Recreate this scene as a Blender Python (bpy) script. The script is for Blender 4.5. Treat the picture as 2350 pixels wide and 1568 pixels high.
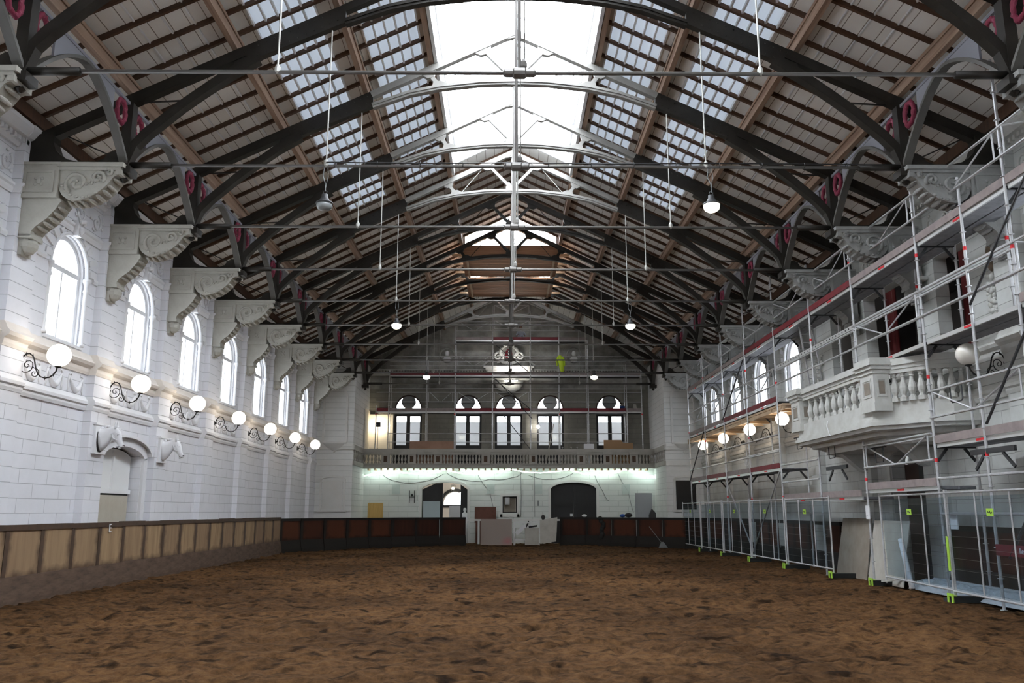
import bpy, bmesh, math, random
import numpy as np
from mathutils import Vector, Matrix
random.seed(7)
PI = math.pi
for o in list(bpy.data.objects): bpy.data.objects.remove(o)
sc = bpy.context.scene
C = sc.collection
# ------------------------------------------------------------------ camera, sky, exposure
cam = bpy.data.cameras.new('camera')
cam.sensor_width = 36.0
cam.lens = 36.0 * 1940.0 / 2350.0
cam.clip_end = 300
co = bpy.data.objects.new('camera', cam)
C.objects.link(co)
co.location = (-0.2, 0, 1.6)
co.rotation_euler = (math.radians(90 + 11.336), 0, math.radians(-0.449))
sc.camera = co
sc.view_settings.view_transform = 'Standard'
sc.view_settings.look = 'None'
sc.view_settings.gamma = 1
sc.view_settings.use_curve_mapping = False
sc.view_settings.exposure = 0.88
w = bpy.data.worlds.new('overcast_sky')
sc.world = w
w.use_nodes = True
wn = w.node_tree.nodes
wn['Background'].inputs[0].default_value = (0.90, 0.95, 1.0, 1)
wn['Background'].inputs[1].default_value = 9.0

# ------------------------------------------------------------------ mesh helpers
class MB:
    def __init__(s):
        s.v = []; s.f = []
    def add(s, vs, fs):
        n = len(s.v)
        s.v += [tuple(v) for v in vs]
        s.f += [tuple(i + n for i in f) for f in fs]
        return s
    def box(s, x0, x1, y0, y1, z0, z1):
        return s.add([(x, y, z) for x in (x0, x1) for y in (y0, y1) for z in (z0, z1)],
                     [(0, 1, 3, 2), (4, 6, 7, 5), (0, 4, 5, 1), (2, 3, 7, 6), (0, 2, 6, 4), (1, 5, 7, 3)])
    def bar(s, p0, p1, w, h, up=(0, 0, 1)):
        p0 = Vector(p0); p1 = Vector(p1); d = (p1 - p0).normalized(); up = Vector(up)
        if abs(d.dot(up)) > .97: up = Vector((0, 1, 0))
        a = d.cross(up).normalized(); b = a.cross(d)
        a *= w / 2; b *= h / 2
        return s.add([p + i * a + j * b for p in (p0, p1) for i in (-1, 1) for j in (-1, 1)],
                     [(0, 1, 3, 2), (4, 6, 7, 5), (0, 4, 5, 1), (2, 3, 7, 6), (0, 2, 6, 4), (1, 5, 7, 3)])
    def tube(s, pts, r, n=8, caps=True):
        pts = [Vector(p) for p in pts]; m = len(pts)
        rr = r if isinstance(r, (list, tuple)) else [r] * m
        vs = []; prev = None
        for i, p in enumerate(pts):
            d = (pts[min(i + 1, m - 1)] - pts[max(i - 1, 0)]).normalized()
            if prev is None:
                u = Vector((0, 0, 1)) if abs(d.z) < .9 else Vector((1, 0, 0))
                a = d.cross(u).normalized()
            else:
                a = (prev - d * prev.dot(d)).normalized()
            prev = a; b = d.cross(a)
            vs += [p + rr[i] * (math.cos(t) * a + math.sin(t) * b) for t in [2 * PI * k / n for k in range(n)]]
        fs = [(i * n + k, i * n + (k + 1) % n, (i + 1) * n + (k + 1) % n, (i + 1) * n + k) for i in range(m - 1) for k in range(n)]
        if caps: fs += [tuple(range(n))[::-1], tuple((m - 1) * n + k for k in range(n))]
        return s.add(vs, fs)
    def prism(s, poly, plane, a, b):
        f = {'xz': lambda p, t: (p[0], t, p[1]), 'yz': lambda p, t: (t, p[0], p[1]), 'xy': lambda p, t: (p[0], p[1], t)}[plane]
        n = len(poly)
        vs = [f(p, a) for p in poly] + [f(p, b) for p in poly]
        return s.add(vs, [tuple(range(n))[::-1], tuple(range(n, 2 * n))] + [(i, (i + 1) % n, n + (i + 1) % n, n + i) for i in range(n)])
    def band(s, pts, w, plane, a, b):
        n = len(pts); up = []; dn = []
        for i in range(n):
            p = pts[i]; q0 = pts[max(0, i - 1)]; q1 = pts[min(n - 1, i + 1)]
            dx = q1[0] - q0[0]; dz = q1[1] - q0[1]; L = math.hypot(dx, dz) or 1
            ww = w[i] if isinstance(w, (list, tuple)) else w
            up.append((p[0] - dz / L * ww / 2, p[1] + dx / L * ww / 2)); dn.append((p[0] + dz / L * ww / 2, p[1] - dx / L * ww / 2))
        for i in range(n - 1):
            s.prism([dn[i], dn[i + 1], up[i + 1], up[i]], plane, a, b)
        return s
    def lathe(s, prof, c=(0, 0, 0), n=12, axis='z', sc_=(1, 1, 1)):
        m = len(prof); vs = []
        for r, z in prof:
            for k in range(n):
                t = 2 * PI * k / n
                q = (r * math.cos(t), r * math.sin(t), z)
                if axis == 'y': q = (q[0], q[2], q[1])
                if axis == 'x': q = (q[2], q[0], q[1])
                vs.append((c[0] + q[0] * sc_[0], c[1] + q[1] * sc_[1], c[2] + q[2] * sc_[2]))
        fs = [(i * n + k, i * n + (k + 1) % n, (i + 1) * n + (k + 1) % n, (i + 1) * n + k) for i in range(m - 1) for k in range(n)]
        if prof[0][0] > 1e-5: fs.append(tuple(range(n))[::-1])
        if prof[-1][0] > 1e-5: fs.append(tuple((m - 1) * n + k for k in range(n)))
        return s.add(vs, fs)
    def ball(s, c, r, nu=12, nv=8, sc_=(1, 1, 1)):
        return s.lathe([(max(1e-6, r * math.sin(PI * i / nv)), -r * math.cos(PI * i / nv)) for i in range(nv + 1)], c, nu, 'z', sc_)
    def torus(s, c, R, r, axis='x', n=20, m=8, wob=0, sy=1):
        vs = []
        for i in range(n):
            t = 2 * PI * i / n
            for j in range(m):
                u = 2 * PI * j / m
                q = r * (1 + wob * random.uniform(-1, 1))
                a = (R + q * math.cos(u)) * math.cos(t); b = (R + q * math.cos(u)) * math.sin(t) * sy; d = q * math.sin(u)
                p = {'x': (d, a, b), 'y': (a, d, b), 'z': (a, b, d)}[axis]
                vs.append((c[0] + p[0], c[1] + p[1], c[2] + p[2]))
        return s.add(vs, [(i * m + j, ((i + 1) % n) * m + j, ((i + 1) % n) * m + (j + 1) % m, i * m + (j + 1) % m) for i in range(n) for j in range(m)])
    def loft(s, secs, n=14):
        vs = []
        for c, d, rv, rw in secs:
            c = Vector(c); d = Vector(d).normalized(); side = Vector((0, 1, 0)); up = side.cross(d).normalized()
            vs += [c + up * rv * math.sin(2 * PI * k / n) + side * rw * math.cos(2 * PI * k / n) for k in range(n)]
        m = len(secs)
        return s.add(vs, [(i * n + k, i * n + (k + 1) % n, (i + 1) * n + (k + 1) % n, (i + 1) * n + k) for i in range(m - 1) for k in range(n)] + [tuple(range(n))[::-1], tuple((m - 1) * n + k for k in range(n))])
    def mesh(s, name, mat, smooth=False):
        me = bpy.data.meshes.new(name)
        me.from_pydata(s.v, [], s.f)
        bm = bmesh.new(); bm.from_mesh(me)
        bmesh.ops.recalc_face_normals(bm, faces=bm.faces[:])
        bm.to_mesh(me); bm.free()
        if smooth:
            me.polygons.foreach_set('use_smooth', [True] * len(me.polygons))
        me.materials.append(mat)
        return me
    def build(s, name, mat, parent=None, label=None, smooth=False):
        o = bpy.data.objects.new(name, s.mesh(name, mat, smooth))
        C.objects.link(o)
        if parent is not None: o.parent = parent
        if label: o['label'] = label
        return o

def tag(o, label, cat, group=None, kind=None):
    o['label'] = label; o['category'] = cat
    if group: o['group'] = group
    if kind: o['kind'] = kind
    return o
def thing(name, label, cat, loc=(0, 0, 0), group=None, rz=0):
    o = bpy.data.objects.new(name, None); C.objects.link(o)
    o.location = loc; o.rotation_euler = (0, 0, rz); o.empty_display_size = .1
    return tag(o, label, cat, group)
def struct(o, label=None):
    o['kind'] = 'structure'
    if label: o['label'] = label
    return o
def sroot(name, label=None, loc=(0, 0, 0)):
    o = bpy.data.objects.new(name, None); C.objects.link(o); o.location = loc
    return struct(o, label)
def kids(o): return [c for c in C.objects if c.parent == o]
def copy_tree(o, loc, label, group=None, skip=(), rz=None, scale=None):
    c = o.copy(); C.objects.link(c); c.location = loc; c['label'] = label
    if group: c['group'] = group
    if rz is not None: c.rotation_euler = (0, 0, rz)
    if scale: c.scale = scale
    def rec(a, b):
        for ch in kids(a):
            if ch.name.split('.')[0] in skip: continue
            d = ch.copy(); C.objects.link(d); d.parent = b
            rec(ch, d)
    rec(o, c)
    return c
def arc(cx, cz, rx, rz, a0, a1, n):
    return [(cx + rx * math.cos(a0 + (a1 - a0) * i / n), cz + rz * math.sin(a0 + (a1 - a0) * i / n)) for i in range(n + 1)]
ORD = ['zeroth', 'first', 'second', 'third', 'fourth', 'fifth', 'sixth', 'seventh', 'eighth', 'ninth', 'tenth', 'eleventh', 'twelfth']
def text_mesh(txt, size, depth=.004):
    cu = bpy.data.curves.new('t', 'FONT'); cu.body = txt; cu.size = size; cu.extrude = depth
    cu.align_x = 'CENTER'; cu.align_y = 'CENTER'
    t = bpy.data.objects.new('t', cu); C.objects.link(t)
    dg = bpy.context.evaluated_depsgraph_get()
    me = bpy.data.meshes.new_from_object(t.evaluated_get(dg))
    bpy.data.objects.remove(t)
    return me

# ------------------------------------------------------------------ materials
def nt(name):
    m = bpy.data.materials.new(name); m.use_nodes = True
    return m, m.node_tree.nodes, m.node_tree.links, m.node_tree.nodes['Principled BSDF']
def mat(name, col, rough=.6, metal=0, n=None, bump=None, spec=.4, stretch=(1, 1, 1)):
    m, N, L, b = nt(name)
    b.inputs['Base Color'].default_value = (*col, 1); b.inputs['Roughness'].default_value = rough
    b.inputs['Metallic'].default_value = metal; b.inputs['Specular IOR Level'].default_value = spec
    if n or bump:
        tc = N.new('ShaderNodeTexCoord'); mp = N.new('ShaderNodeMapping'); mp.inputs['Scale'].default_value = stretch
        L.new(tc.outputs['Object'], mp.inputs[0])
    if n:
        sc_, c2, lo, hi = n
        t = N.new('ShaderNodeTexNoise'); t.inputs['Scale'].default_value = sc_; t.inputs['Detail'].default_value = 6; t.inputs['Roughness'].default_value = .6
        r = N.new('ShaderNodeValToRGB'); r.color_ramp.elements[0].position = lo; r.color_ramp.elements[1].position = hi
        r.color_ramp.elements[0].color = (*col, 1); r.color_ramp.elements[1].color = (*c2, 1)
        L.new(mp.outputs[0], t.inputs['Vector']); L.new(t.outputs['Fac'], r.inputs[0]); L.new(r.outputs[0], b.inputs['Base Color'])
    if bump:
        t = N.new('ShaderNodeTexNoise'); t.inputs['Scale'].default_value = bump[0]; t.inputs['Detail'].default_value = 5
        bp = N.new('ShaderNodeBump'); bp.inputs['Strength'].default_value = bump[1]; bp.inputs['Distance'].default_value = .02
        L.new(mp.outputs[0], t.inputs['Vector']); L.new(t.outputs['Fac'], bp.inputs['Height']); L.new(bp.outputs[0], b.inputs['Normal'])
    return m
def emit(name, col, st):
    m, N, L, b = nt(name)
    b.inputs['Base Color'].default_value = (*col, 1)
    b.inputs['Emission Color'].default_value = (*col, 1); b.inputs['Emission Strength'].default_value = st
    return m
def ashlar(name, col, mortar, axis, split, c2, nlo=.4, nhi=.75, nscale=1.3):
    """plastered ashlar: blocks below split, long courses above; joints are real grooves in the bump"""
    m, N, L, b = nt(name)
    b.inputs['Roughness'].default_value = .75; b.inputs['Specular IOR Level'].default_value = .25
    tc = N.new('ShaderNodeTexCoord'); sp = N.new('ShaderNodeSeparateXYZ'); L.new(tc.outputs['Object'], sp.inputs[0])
    cb = N.new('ShaderNodeCombineXYZ'); ph = N.new('ShaderNodeMath'); ph.operation = 'SUBTRACT'; ph.inputs[1].default_value = .22; L.new(sp.outputs[axis], ph.inputs[0]); L.new(ph.outputs[0], cb.inputs[0])
    sub = N.new('ShaderNodeMath'); sub.operation = 'SUBTRACT'; sub.inputs[1].default_value = .198
    L.new(sp.outputs['Z'], sub.inputs[0]); L.new(sub.outputs[0], cb.inputs[1])
    def brick(wd):
        t = N.new('ShaderNodeTexBrick'); t.inputs['Scale'].default_value = 1; t.inputs['Brick Width'].default_value = wd
        t.inputs['Row Height'].default_value = .272; t.inputs['Mortar Size'].default_value = .007; t.inputs['Mortar Smooth'].default_value = .3
        t.inputs['Color1'].default_value = (0, 0, 0, 1); t.inputs['Color2'].default_value = (0, 0, 0, 1); t.inputs['Mortar'].default_value = (1, 1, 1, 1)
        L.new(cb.outputs[0], t.inputs['Vector']); return t
    t1 = brick(.98); t2 = brick(400.0)
    gt = N.new('ShaderNodeMath'); gt.operation = 'GREATER_THAN'; gt.inputs[1].default_value = split; L.new(sp.outputs['Z'], gt.inputs[0])
    mx = N.new('ShaderNodeMix'); mx.data_type = 'FLOAT'
    L.new(gt.outputs[0], mx.inputs['Factor']); L.new(t1.outputs['Fac'], mx.inputs['A']); L.new(t2.outputs['Fac'], mx.inputs['B'])
    nz = N.new('ShaderNodeTexNoise'); nz.inputs['Scale'].default_value = nscale; nz.inputs['Detail'].default_value = 7; nz.inputs['Roughness'].default_value = .65
    L.new(tc.outputs['Object'], nz.inputs['Vector'])
    r = N.new('ShaderNodeValToRGB'); r.color_ramp.elements[0].position = nlo; r.color_ramp.elements[1].position = nhi
    r.color_ramp.elements[0].color = (*col, 1); r.color_ramp.elements[1].color = (*c2, 1); L.new(nz.outputs['Fac'], r.inputs[0])
    cm = N.new('ShaderNodeMix'); cm.data_type = 'RGBA'; cm.inputs['B'].default_value = (*mortar, 1)
    L.new(mx.outputs['Result'], cm.inputs['Factor']); L.new(r.outputs[0], cm.inputs['A']); L.new(cm.outputs['Result'], b.inputs['Base Color'])
    inv = N.new('ShaderNodeMath'); inv.operation = 'SUBTRACT'; inv.inputs[0].default_value = 1; L.new(mx.outputs['Result'], inv.inputs[1])
    bp = N.new('ShaderNodeBump'); bp.inputs['Strength'].default_value = .8; bp.inputs['Distance'].default_value = .012
    L.new(inv.outputs[0], bp.inputs['Height']); L.new(bp.outputs[0], b.inputs['Normal'])
    return m
M = {}
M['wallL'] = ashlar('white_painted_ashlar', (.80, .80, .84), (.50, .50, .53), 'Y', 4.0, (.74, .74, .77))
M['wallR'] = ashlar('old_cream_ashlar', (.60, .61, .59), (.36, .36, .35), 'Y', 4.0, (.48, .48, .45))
M['wallE'] = ashlar('led_tinted_ashlar', (.78, .80, .77), (.52, .55, .52), 'X', 4.0, (.72, .75, .72))  # whitish wall, green of the led light put into its colour
M['wallP'] = ashlar('pavilion_ashlar', (.80, .80, .79), (.50, .50, .49), 'Y', 9.0, (.72, .72, .70))
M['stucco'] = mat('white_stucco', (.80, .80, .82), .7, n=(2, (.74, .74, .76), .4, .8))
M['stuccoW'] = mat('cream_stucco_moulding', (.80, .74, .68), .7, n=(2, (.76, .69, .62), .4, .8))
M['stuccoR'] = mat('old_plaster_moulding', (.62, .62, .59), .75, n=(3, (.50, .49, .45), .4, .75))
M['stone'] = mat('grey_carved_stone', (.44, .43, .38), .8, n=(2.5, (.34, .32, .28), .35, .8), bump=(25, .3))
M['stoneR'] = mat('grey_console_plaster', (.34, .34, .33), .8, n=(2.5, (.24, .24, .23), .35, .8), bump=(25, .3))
M['pavtrim'] = mat('pavilion_plaster', (.78, .77, .75), .75, n=(2, (.72, .71, .68), .4, .8))
M['gable'] = mat('raw_grey_plaster', (.44, .43, .40), .9, n=(.9, (.17, .165, .15), .38, .66), bump=(6, .4))
M['endup'] = ashlar('stripped_end_wall', (.27, .26, .225), (.15, .145, .13), 'X', 9.0, (.17, .16, .14), .35, .7, .8)
M['endband'] = mat('gallery_balustrade_plaster', (.48, .46, .42), .8, n=(2, (.38, .36, .32), .4, .8))
M['iron'] = mat('dark_painted_iron', (.022, .019, .016), .5, .0, n=(3, (.034, .030, .025), .4, .7), spec=.3)
M['ironL'] = mat('skylit_pale_grey_iron', (.30, .29, .27), .5, n=(3, (.24, .23, .215), .4, .7))  # pale grey is part paint, part skylight brightness put into the colour
M['ironM'] = mat('mid_grey_painted_iron', (.11, .105, .095), .5, n=(3, (.09, .085, .075), .4, .7))
M['rodG'] = mat('grey_steel_rod', (.14, .13, .12), .4, .3)
M['rodL'] = mat('light_steel_rod', (.42, .41, .38), .45, .2)
M['web'] = mat('blue_grey_web_plate', (.24, .24, .27), .6)
M['ring'] = mat('magenta_wreath_paint', (.22, .022, .055), .6, n=(14, (.42, .14, .20), .55, .8), bump=(30, .6))
M['black'] = mat('blackened_wrought_iron', (.010, .010, .010), .5)
M['rafter'] = mat('dark_brown_batten', (.105, .052, .028), .6, n=(3, (.06, .034, .022), .4, .7), stretch=(.3, 6, .3))
M['purlin'] = mat('raw_timber_purlin', (.40, .28, .20), .6, n=(2, (.22, .13, .09), .35, .7), stretch=(6, .25, 6))
M['ply'] = mat('orange_plywood', (.42, .22, .12), .6, n=(2, (.30, .14, .07), .4, .7), stretch=(.4, 4, 8))
M['timber'] = mat('new_pale_timber', (.62, .46, .31), .6, n=(3, (.50, .34, .2), .4, .7))
M['rail'] = mat('white_glazing_bar', (.82, .83, .84), .5)
M['scaf'] = mat('galvanised_scaffold_tube', (.62, .62, .63), .4, .45, n=(8, (.48, .48, .49), .4, .7))
M['alu'] = mat('bright_aluminium', (.70, .70, .70), .35, .5)
M['deck'] = mat('grey_scaffold_deck', (.23, .23, .25), .6, n=(6, (.15, .15, .16), .4, .7))
M['board'] = mat('worn_pinkish_toe_board', (.33, .27, .26), .7, n=(5, (.24, .2, .2), .4, .7))
M['redb'] = mat('red_toe_board', (.20, .02, .03), .6, n=(4, (.14, .018, .024), .4, .7))
M['dsteel'] = mat('dark_scaffold_steel', (.055, .055, .058), .5, .3)
M['redtape'] = mat('red_marker_band', (.75, .03, .04), .5)
M['white'] = mat('white_paint', (.8, .8, .8), .5)
M['paper'] = mat('white_paper', (.8, .8, .82), .7)
M['lime'] = mat('lime_green_plastic', (.42, .70, .08), .5)
M['hivis'] = mat('yellow_green_hivis_cloth', (.55, .75, .04), .7, bump=(8, .5))
M['rubber'] = mat('dark_rubber', (.018, .019, .018), .7)
M['curtain'] = mat('dark_red_curtain', (.11, .012, .012), .8)
M['dark'] = mat('dark_painted_wood', (.018, .017, .018), .45)
M['dbrown'] = mat('dark_brown_door_wood', (.045, .022, .016), .5)
M['osb'] = mat('weathered_plywood_sheet', (.30, .26, .215), .8, n=(2.5, (.21, .175, .14), .35, .75))
M['osbg'] = mat('pale_chipboard_sheet', (.50, .48, .43), .8, n=(3, (.42, .39, .34), .4, .75))
M['redbrown'] = mat('red_brown_board', (.16, .065, .045), .7, n=(3, (.11, .045, .03), .4, .7))
M['blue'] = mat('blue_plastic', (.04, .12, .45), .5)
M['cable'] = mat('grey_cable', (.22, .23, .23), .6)
M['mould'] = M['stuccoR']
# sand
m, N, L, b = nt('trampled_brown_arena_sand')
b.inputs['Roughness'].default_value = .95; b.inputs['Specular IOR Level'].default_value = .1
tc = N.new('ShaderNodeTexCoord')
n1 = N.new('ShaderNodeTexNoise'); n1.inputs['Scale'].default_value = 7.0; n1.inputs['Detail'].default_value = 10; n1.inputs['Roughness'].default_value = .72
n2 = N.new('ShaderNodeTexNoise'); n2.inputs['Scale'].default_value = .28; n2.inputs['Detail'].default_value = 3
n3 = N.new('ShaderNodeTexNoise'); n3.inputs['Scale'].default_value = 3.2; n3.inputs['Detail'].default_value = 4; n3.inputs['Distortion'].default_value = .6
for q in (n1, n2, n3): L.new(tc.outputs['Object'], q.inputs['Vector'])
r = N.new('ShaderNodeValToRGB'); e = r.color_ramp.elements
e[0].position = .30; e[0].color = (.035, .018, .009, 1); e[1].position = .72; e[1].color = (.20, .112, .050, 1)
k = e.new(.46); k.color = (.105, .056, .025, 1)
L.new(n1.outputs['Fac'], r.inputs[0])
r3 = N.new('ShaderNodeValToRGB'); r3.color_ramp.elements[0].position = .33; r3.color_ramp.elements[0].color = (.22, .20, .18, 1); r3.color_ramp.elements[1].position = .47; r3.color_ramp.elements[1].color = (1, 1, 1, 1)
L.new(n3.outputs['Fac'], r3.inputs[0])
r2 = N.new('ShaderNodeValToRGB'); r2.color_ramp.elements[0].position = .38; r2.color_ramp.elements[0].color = (.50, .46, .43, 1); r2.color_ramp.elements[1].position = .66; r2.color_ramp.elements[1].color = (1.02, .96, .88, 1)
L.new(n2.outputs['Fac'], r2.inputs[0])
mu = N.new('ShaderNodeMix'); mu.data_type = 'RGBA'; mu.blend_type = 'MULTIPLY'; mu.inputs['Factor'].default_value = 1
mu2 = N.new('ShaderNodeMix'); mu2.data_type = 'RGBA'; mu2.blend_type = 'MULTIPLY'; mu2.inputs['Factor'].default_value = 1
L.new(r.outputs[0], mu.inputs['A']); L.new(r2.outputs[0], mu.inputs['B']); L.new(mu.outputs['Result'], mu2.inputs['A']); L.new(r3.outputs[0], mu2.inputs['B']); L.new(mu2.outputs['Result'], b.inputs['Base Color'])
ha = N.new('ShaderNodeMath'); ha.operation = 'ADD'; L.new(n1.outputs['Fac'], ha.inputs[0]); L.new(n3.outputs['Fac'], ha.inputs[1])
bp = N.new('ShaderNodeBump'); bp.inputs['Strength'].default_value = .9; bp.inputs['Distance'].default_value = .045
L.new(ha.outputs[0], bp.inputs['Height']); L.new(bp.outputs[0], b.inputs['Normal'])
M['sand'] = m
# ceiling boards: seams run along the hall
def boards(name, col, c2, seam, pitch, gap):
    m, N, L, b = nt(name)
    b.inputs['Roughness'].default_value = .7; b.inputs['Specular IOR Level'].default_value = .2
    tc = N.new('ShaderNodeTexCoord'); sp = N.new('ShaderNodeSeparateXYZ'); L.new(tc.outputs['Object'], sp.inputs[0])
    d = N.new('ShaderNodeMath'); d.operation = 'DIVIDE'; d.inputs[1].default_value = pitch; L.new(sp.outputs['X'], d.inputs[0])
    f = N.new('ShaderNodeMath'); f.operation = 'FRACT'; L.new(d.outputs[0], f.inputs[0])
    l = N.new('ShaderNodeMath'); l.operation = 'LESS_THAN'; l.inputs[1].default_value = gap; L.new(f.outputs[0], l.inputs[0])
    nz = N.new('ShaderNodeTexNoise'); nz.inputs['Scale'].default_value = 1.1; nz.inputs['Detail'].default_value = 5; L.new(tc.outputs['Object'], nz.inputs['Vector'])
    r = N.new('ShaderNodeValToRGB'); r.color_ramp.elements[0].position = .35; r.color_ramp.elements[1].position = .75
    r.color_ramp.elements[0].color = (*col, 1); r.color_ramp.elements[1].color = (*c2, 1); L.new(nz.outputs['Fac'], r.inputs[0])
    mx = N.new('ShaderNodeMix'); mx.data_type = 'RGBA'; mx.inputs['B'].default_value = (*seam, 1)
    L.new(l.outputs[0], mx.inputs['Factor']); L.new(r.outputs[0], mx.inputs['A']); L.new(mx.outputs['Result'], b.inputs['Base Color'])
    return m
M['ceil'] = boards('cream_ceiling_boards', (.90, .885, .85), (.82, .80, .76), (.28, .25, .21), .285, .05)
# translucent roof lights
m, N, L, b = nt('milky_roof_glazing')
out = N['Material Output']; N.remove(b)
tr = N.new('ShaderNodeBsdfTranslucent'); tr.inputs[0].default_value = (.44, .49, .56, 1)
df = N.new('ShaderNodeBsdfDiffuse'); df.inputs[0].default_value = (.62, .64, .66, 1)
ms = N.new('ShaderNodeMixShader'); ms.inputs[0].default_value = .95
L.new(tr.outputs[0], ms.inputs[1]); L.new(df.outputs[0], ms.inputs[2]); L.new(ms.outputs[0], out.inputs[0])
M['milky'] = m
def glass(name, col, tfac, rough=.05):
    m, N, L, b = nt(name)
    out = N['Material Output']; N.remove(b)
    t = N.new('ShaderNodeBsdfTransparent'); t.inputs[0].default_value = (*col, 1)
    g = N.new('ShaderNodeBsdfGlossy'); g.inputs[0].default_value = (.8, .85, .9, 1); g.inputs['Roughness'].default_value = rough
    s = N.new('ShaderNodeMixShader'); s.inputs[0].default_value = tfac
    L.new(g.outputs[0], s.inputs[1]); L.new(t.outputs[0], s.inputs[2]); L.new(s.outputs[0], out.inputs[0])
    return m
M['glass'] = glass('clear_window_glass', (.97, .98, 1), .94)
M['wglass'] = glass('dimming_window_glass', (.30, .31, .32), .95)  # grey tint added to cut the sky light that burns out the jambs
M['foil'] = glass('clear_plastic_sheeting', (.66, .74, .80), .90, .3)
def wood_panel(name, c1, c2, c3, grime, L_, h):
    m, N, L, b = nt(name)
    b.inputs['Roughness'].default_value = .7; b.inputs['Specular IOR Level'].default_value = .2
    tc = N.new('ShaderNodeTexCoord'); mp = N.new('ShaderNodeMapping'); mp.inputs['Scale'].default_value = (5, 5, .5)
    oi = N.new('ShaderNodeObjectInfo'); ad = N.new('ShaderNodeVectorMath'); ad.operation = 'ADD'
    L.new(tc.outputs['Object'], mp.inputs[0]); L.new(mp.outputs[0], ad.inputs[0]); L.new(oi.outputs['Location'], ad.inputs[1])
    t = N.new('ShaderNodeTexNoise'); t.inputs['Scale'].default_value = 1.6; t.inputs['Detail'].default_value = 6; L.new(ad.outputs[0], t.inputs['Vector'])
    r = N.new('ShaderNodeValToRGB'); e = r.color_ramp.elements
    e[0].position = .3; e[0].color = (*c1, 1); e[1].position = .7; e[1].color = (*c2, 1)
    L.new(t.outputs['Fac'], r.inputs[0])
    t2 = N.new('ShaderNodeTexWhiteNoise'); t2.noise_dimensions = '3D'; L.new(oi.outputs['Location'], t2.inputs['Vector'])
    mx = N.new('ShaderNodeMix'); mx.data_type = 'RGBA'; mx.inputs['B'].default_value = (*c3, 1)
    mr = N.new('ShaderNodeMath'); mr.operation = 'MULTIPLY'; mr.inputs[1].default_value = .75
    L.new(t2.outputs['Value'], mr.inputs[0]); L.new(mr.outputs[0], mx.inputs['Factor']); L.new(r.outputs[0], mx.inputs['A'])
    sp = N.new('ShaderNodeSeparateXYZ'); L.new(tc.outputs['Object'], sp.inputs[0])
    def M2(op, a, v):
        q = N.new('ShaderNodeMath'); q.operation = op
        L.new(a, q.inputs[0]); (L.new(v, q.inputs[1]) if hasattr(v, 'links') else setattr(q.inputs[1], 'default_value', v)); return q.outputs[0]
    ey = M2('DIVIDE', M2('ABSOLUTE', M2('SUBTRACT', sp.outputs['Y'], L_ / 2 + .05), 0), L_ / 2 - .05)
    ez = M2('DIVIDE', M2('ABSOLUTE', M2('SUBTRACT', sp.outputs['Z'], h / 2 + .24), 0), h / 2 - .20)
    nz = N.new('ShaderNodeTexNoise'); nz.inputs['Scale'].default_value = 3.5; nz.inputs['Detail'].default_value = 5
    a2 = N.new('ShaderNodeVectorMath'); a2.operation = 'ADD'; L.new(tc.outputs['Object'], a2.inputs[0]); L.new(oi.outputs['Location'], a2.inputs[1]); L.new(a2.outputs[0], nz.inputs['Vector'])
    mxm = M2('MAXIMUM', ey, ez); sm = M2('ADD', mxm, M2('MULTIPLY', M2('SUBTRACT', nz.outputs['Fac'], .5), .7))
    g = N.new('ShaderNodeMapRange'); g.inputs['From Min'].default_value = .68; g.inputs['From Max'].default_value = 1.02; g.inputs['To Max'].default_value = .85; L.new(sm, g.inputs[0])
    fx = N.new('ShaderNodeMix'); fx.data_type = 'RGBA'; fx.inputs['B'].default_value = (*grime, 1)
    L.new(g.outputs[0], fx.inputs['Factor']); L.new(mx.outputs['Result'], fx.inputs['A']); L.new(fx.outputs['Result'], b.inputs['Base Color'])
    return m
M['kickL'] = wood_panel('worn_brown_kickboard', (.44, .30, .17), (.29, .19, .11), (.24, .155, .10), (.085, .052, .035), 1.145, 1.36)
M['kickE'] = wood_panel('red_brown_kickboard', (.050, .018, .011), (.026, .011, .009), (.115, .036, .017), (.022, .012, .010), 1.30, 1.30)
M['stileL'] = mat('dark_worn_stile', (.085, .05, .032), .7, n=(5, (.06, .04, .028), .4, .7))
M['skirtL'] = mat('muddy_skirting_board', (.125, .078, .052), .85, n=(4, (.055, .034, .024), .35, .7), stretch=(3, .6, 3))
M['skirtE'] = mat('black_skirting_board', (.016, .013, .011), .8)
# lights
M['globe'] = emit('lit_opal_globe', (1, .90, .76), 5.0)
M['globe_off'] = mat('unlit_opal_globe', (.78, .74, .66), .25, spec=.5)
M['hibay'] = emit('lit_highbay_lens', (1, .93, .68), 18.0)
M['hibay2'] = emit('lit_highbay_lens_far', (1, .95, .78), 14.0)
M['led'] = emit('led_light_hose', (.82, 1, .93), 4.6)
M['work'] = emit('work_lamp_tube', (1, .98, .90), 60.0)
M['flood'] = emit('floodlight_lens', (1, .86, .62), 60.0)
M['flood2'] = emit('underdeck_lamp_tube', (1, .97, .88), 16.0)
M['bulb'] = emit('bright_bulb', (1, .97, .9), 60.0)
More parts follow.
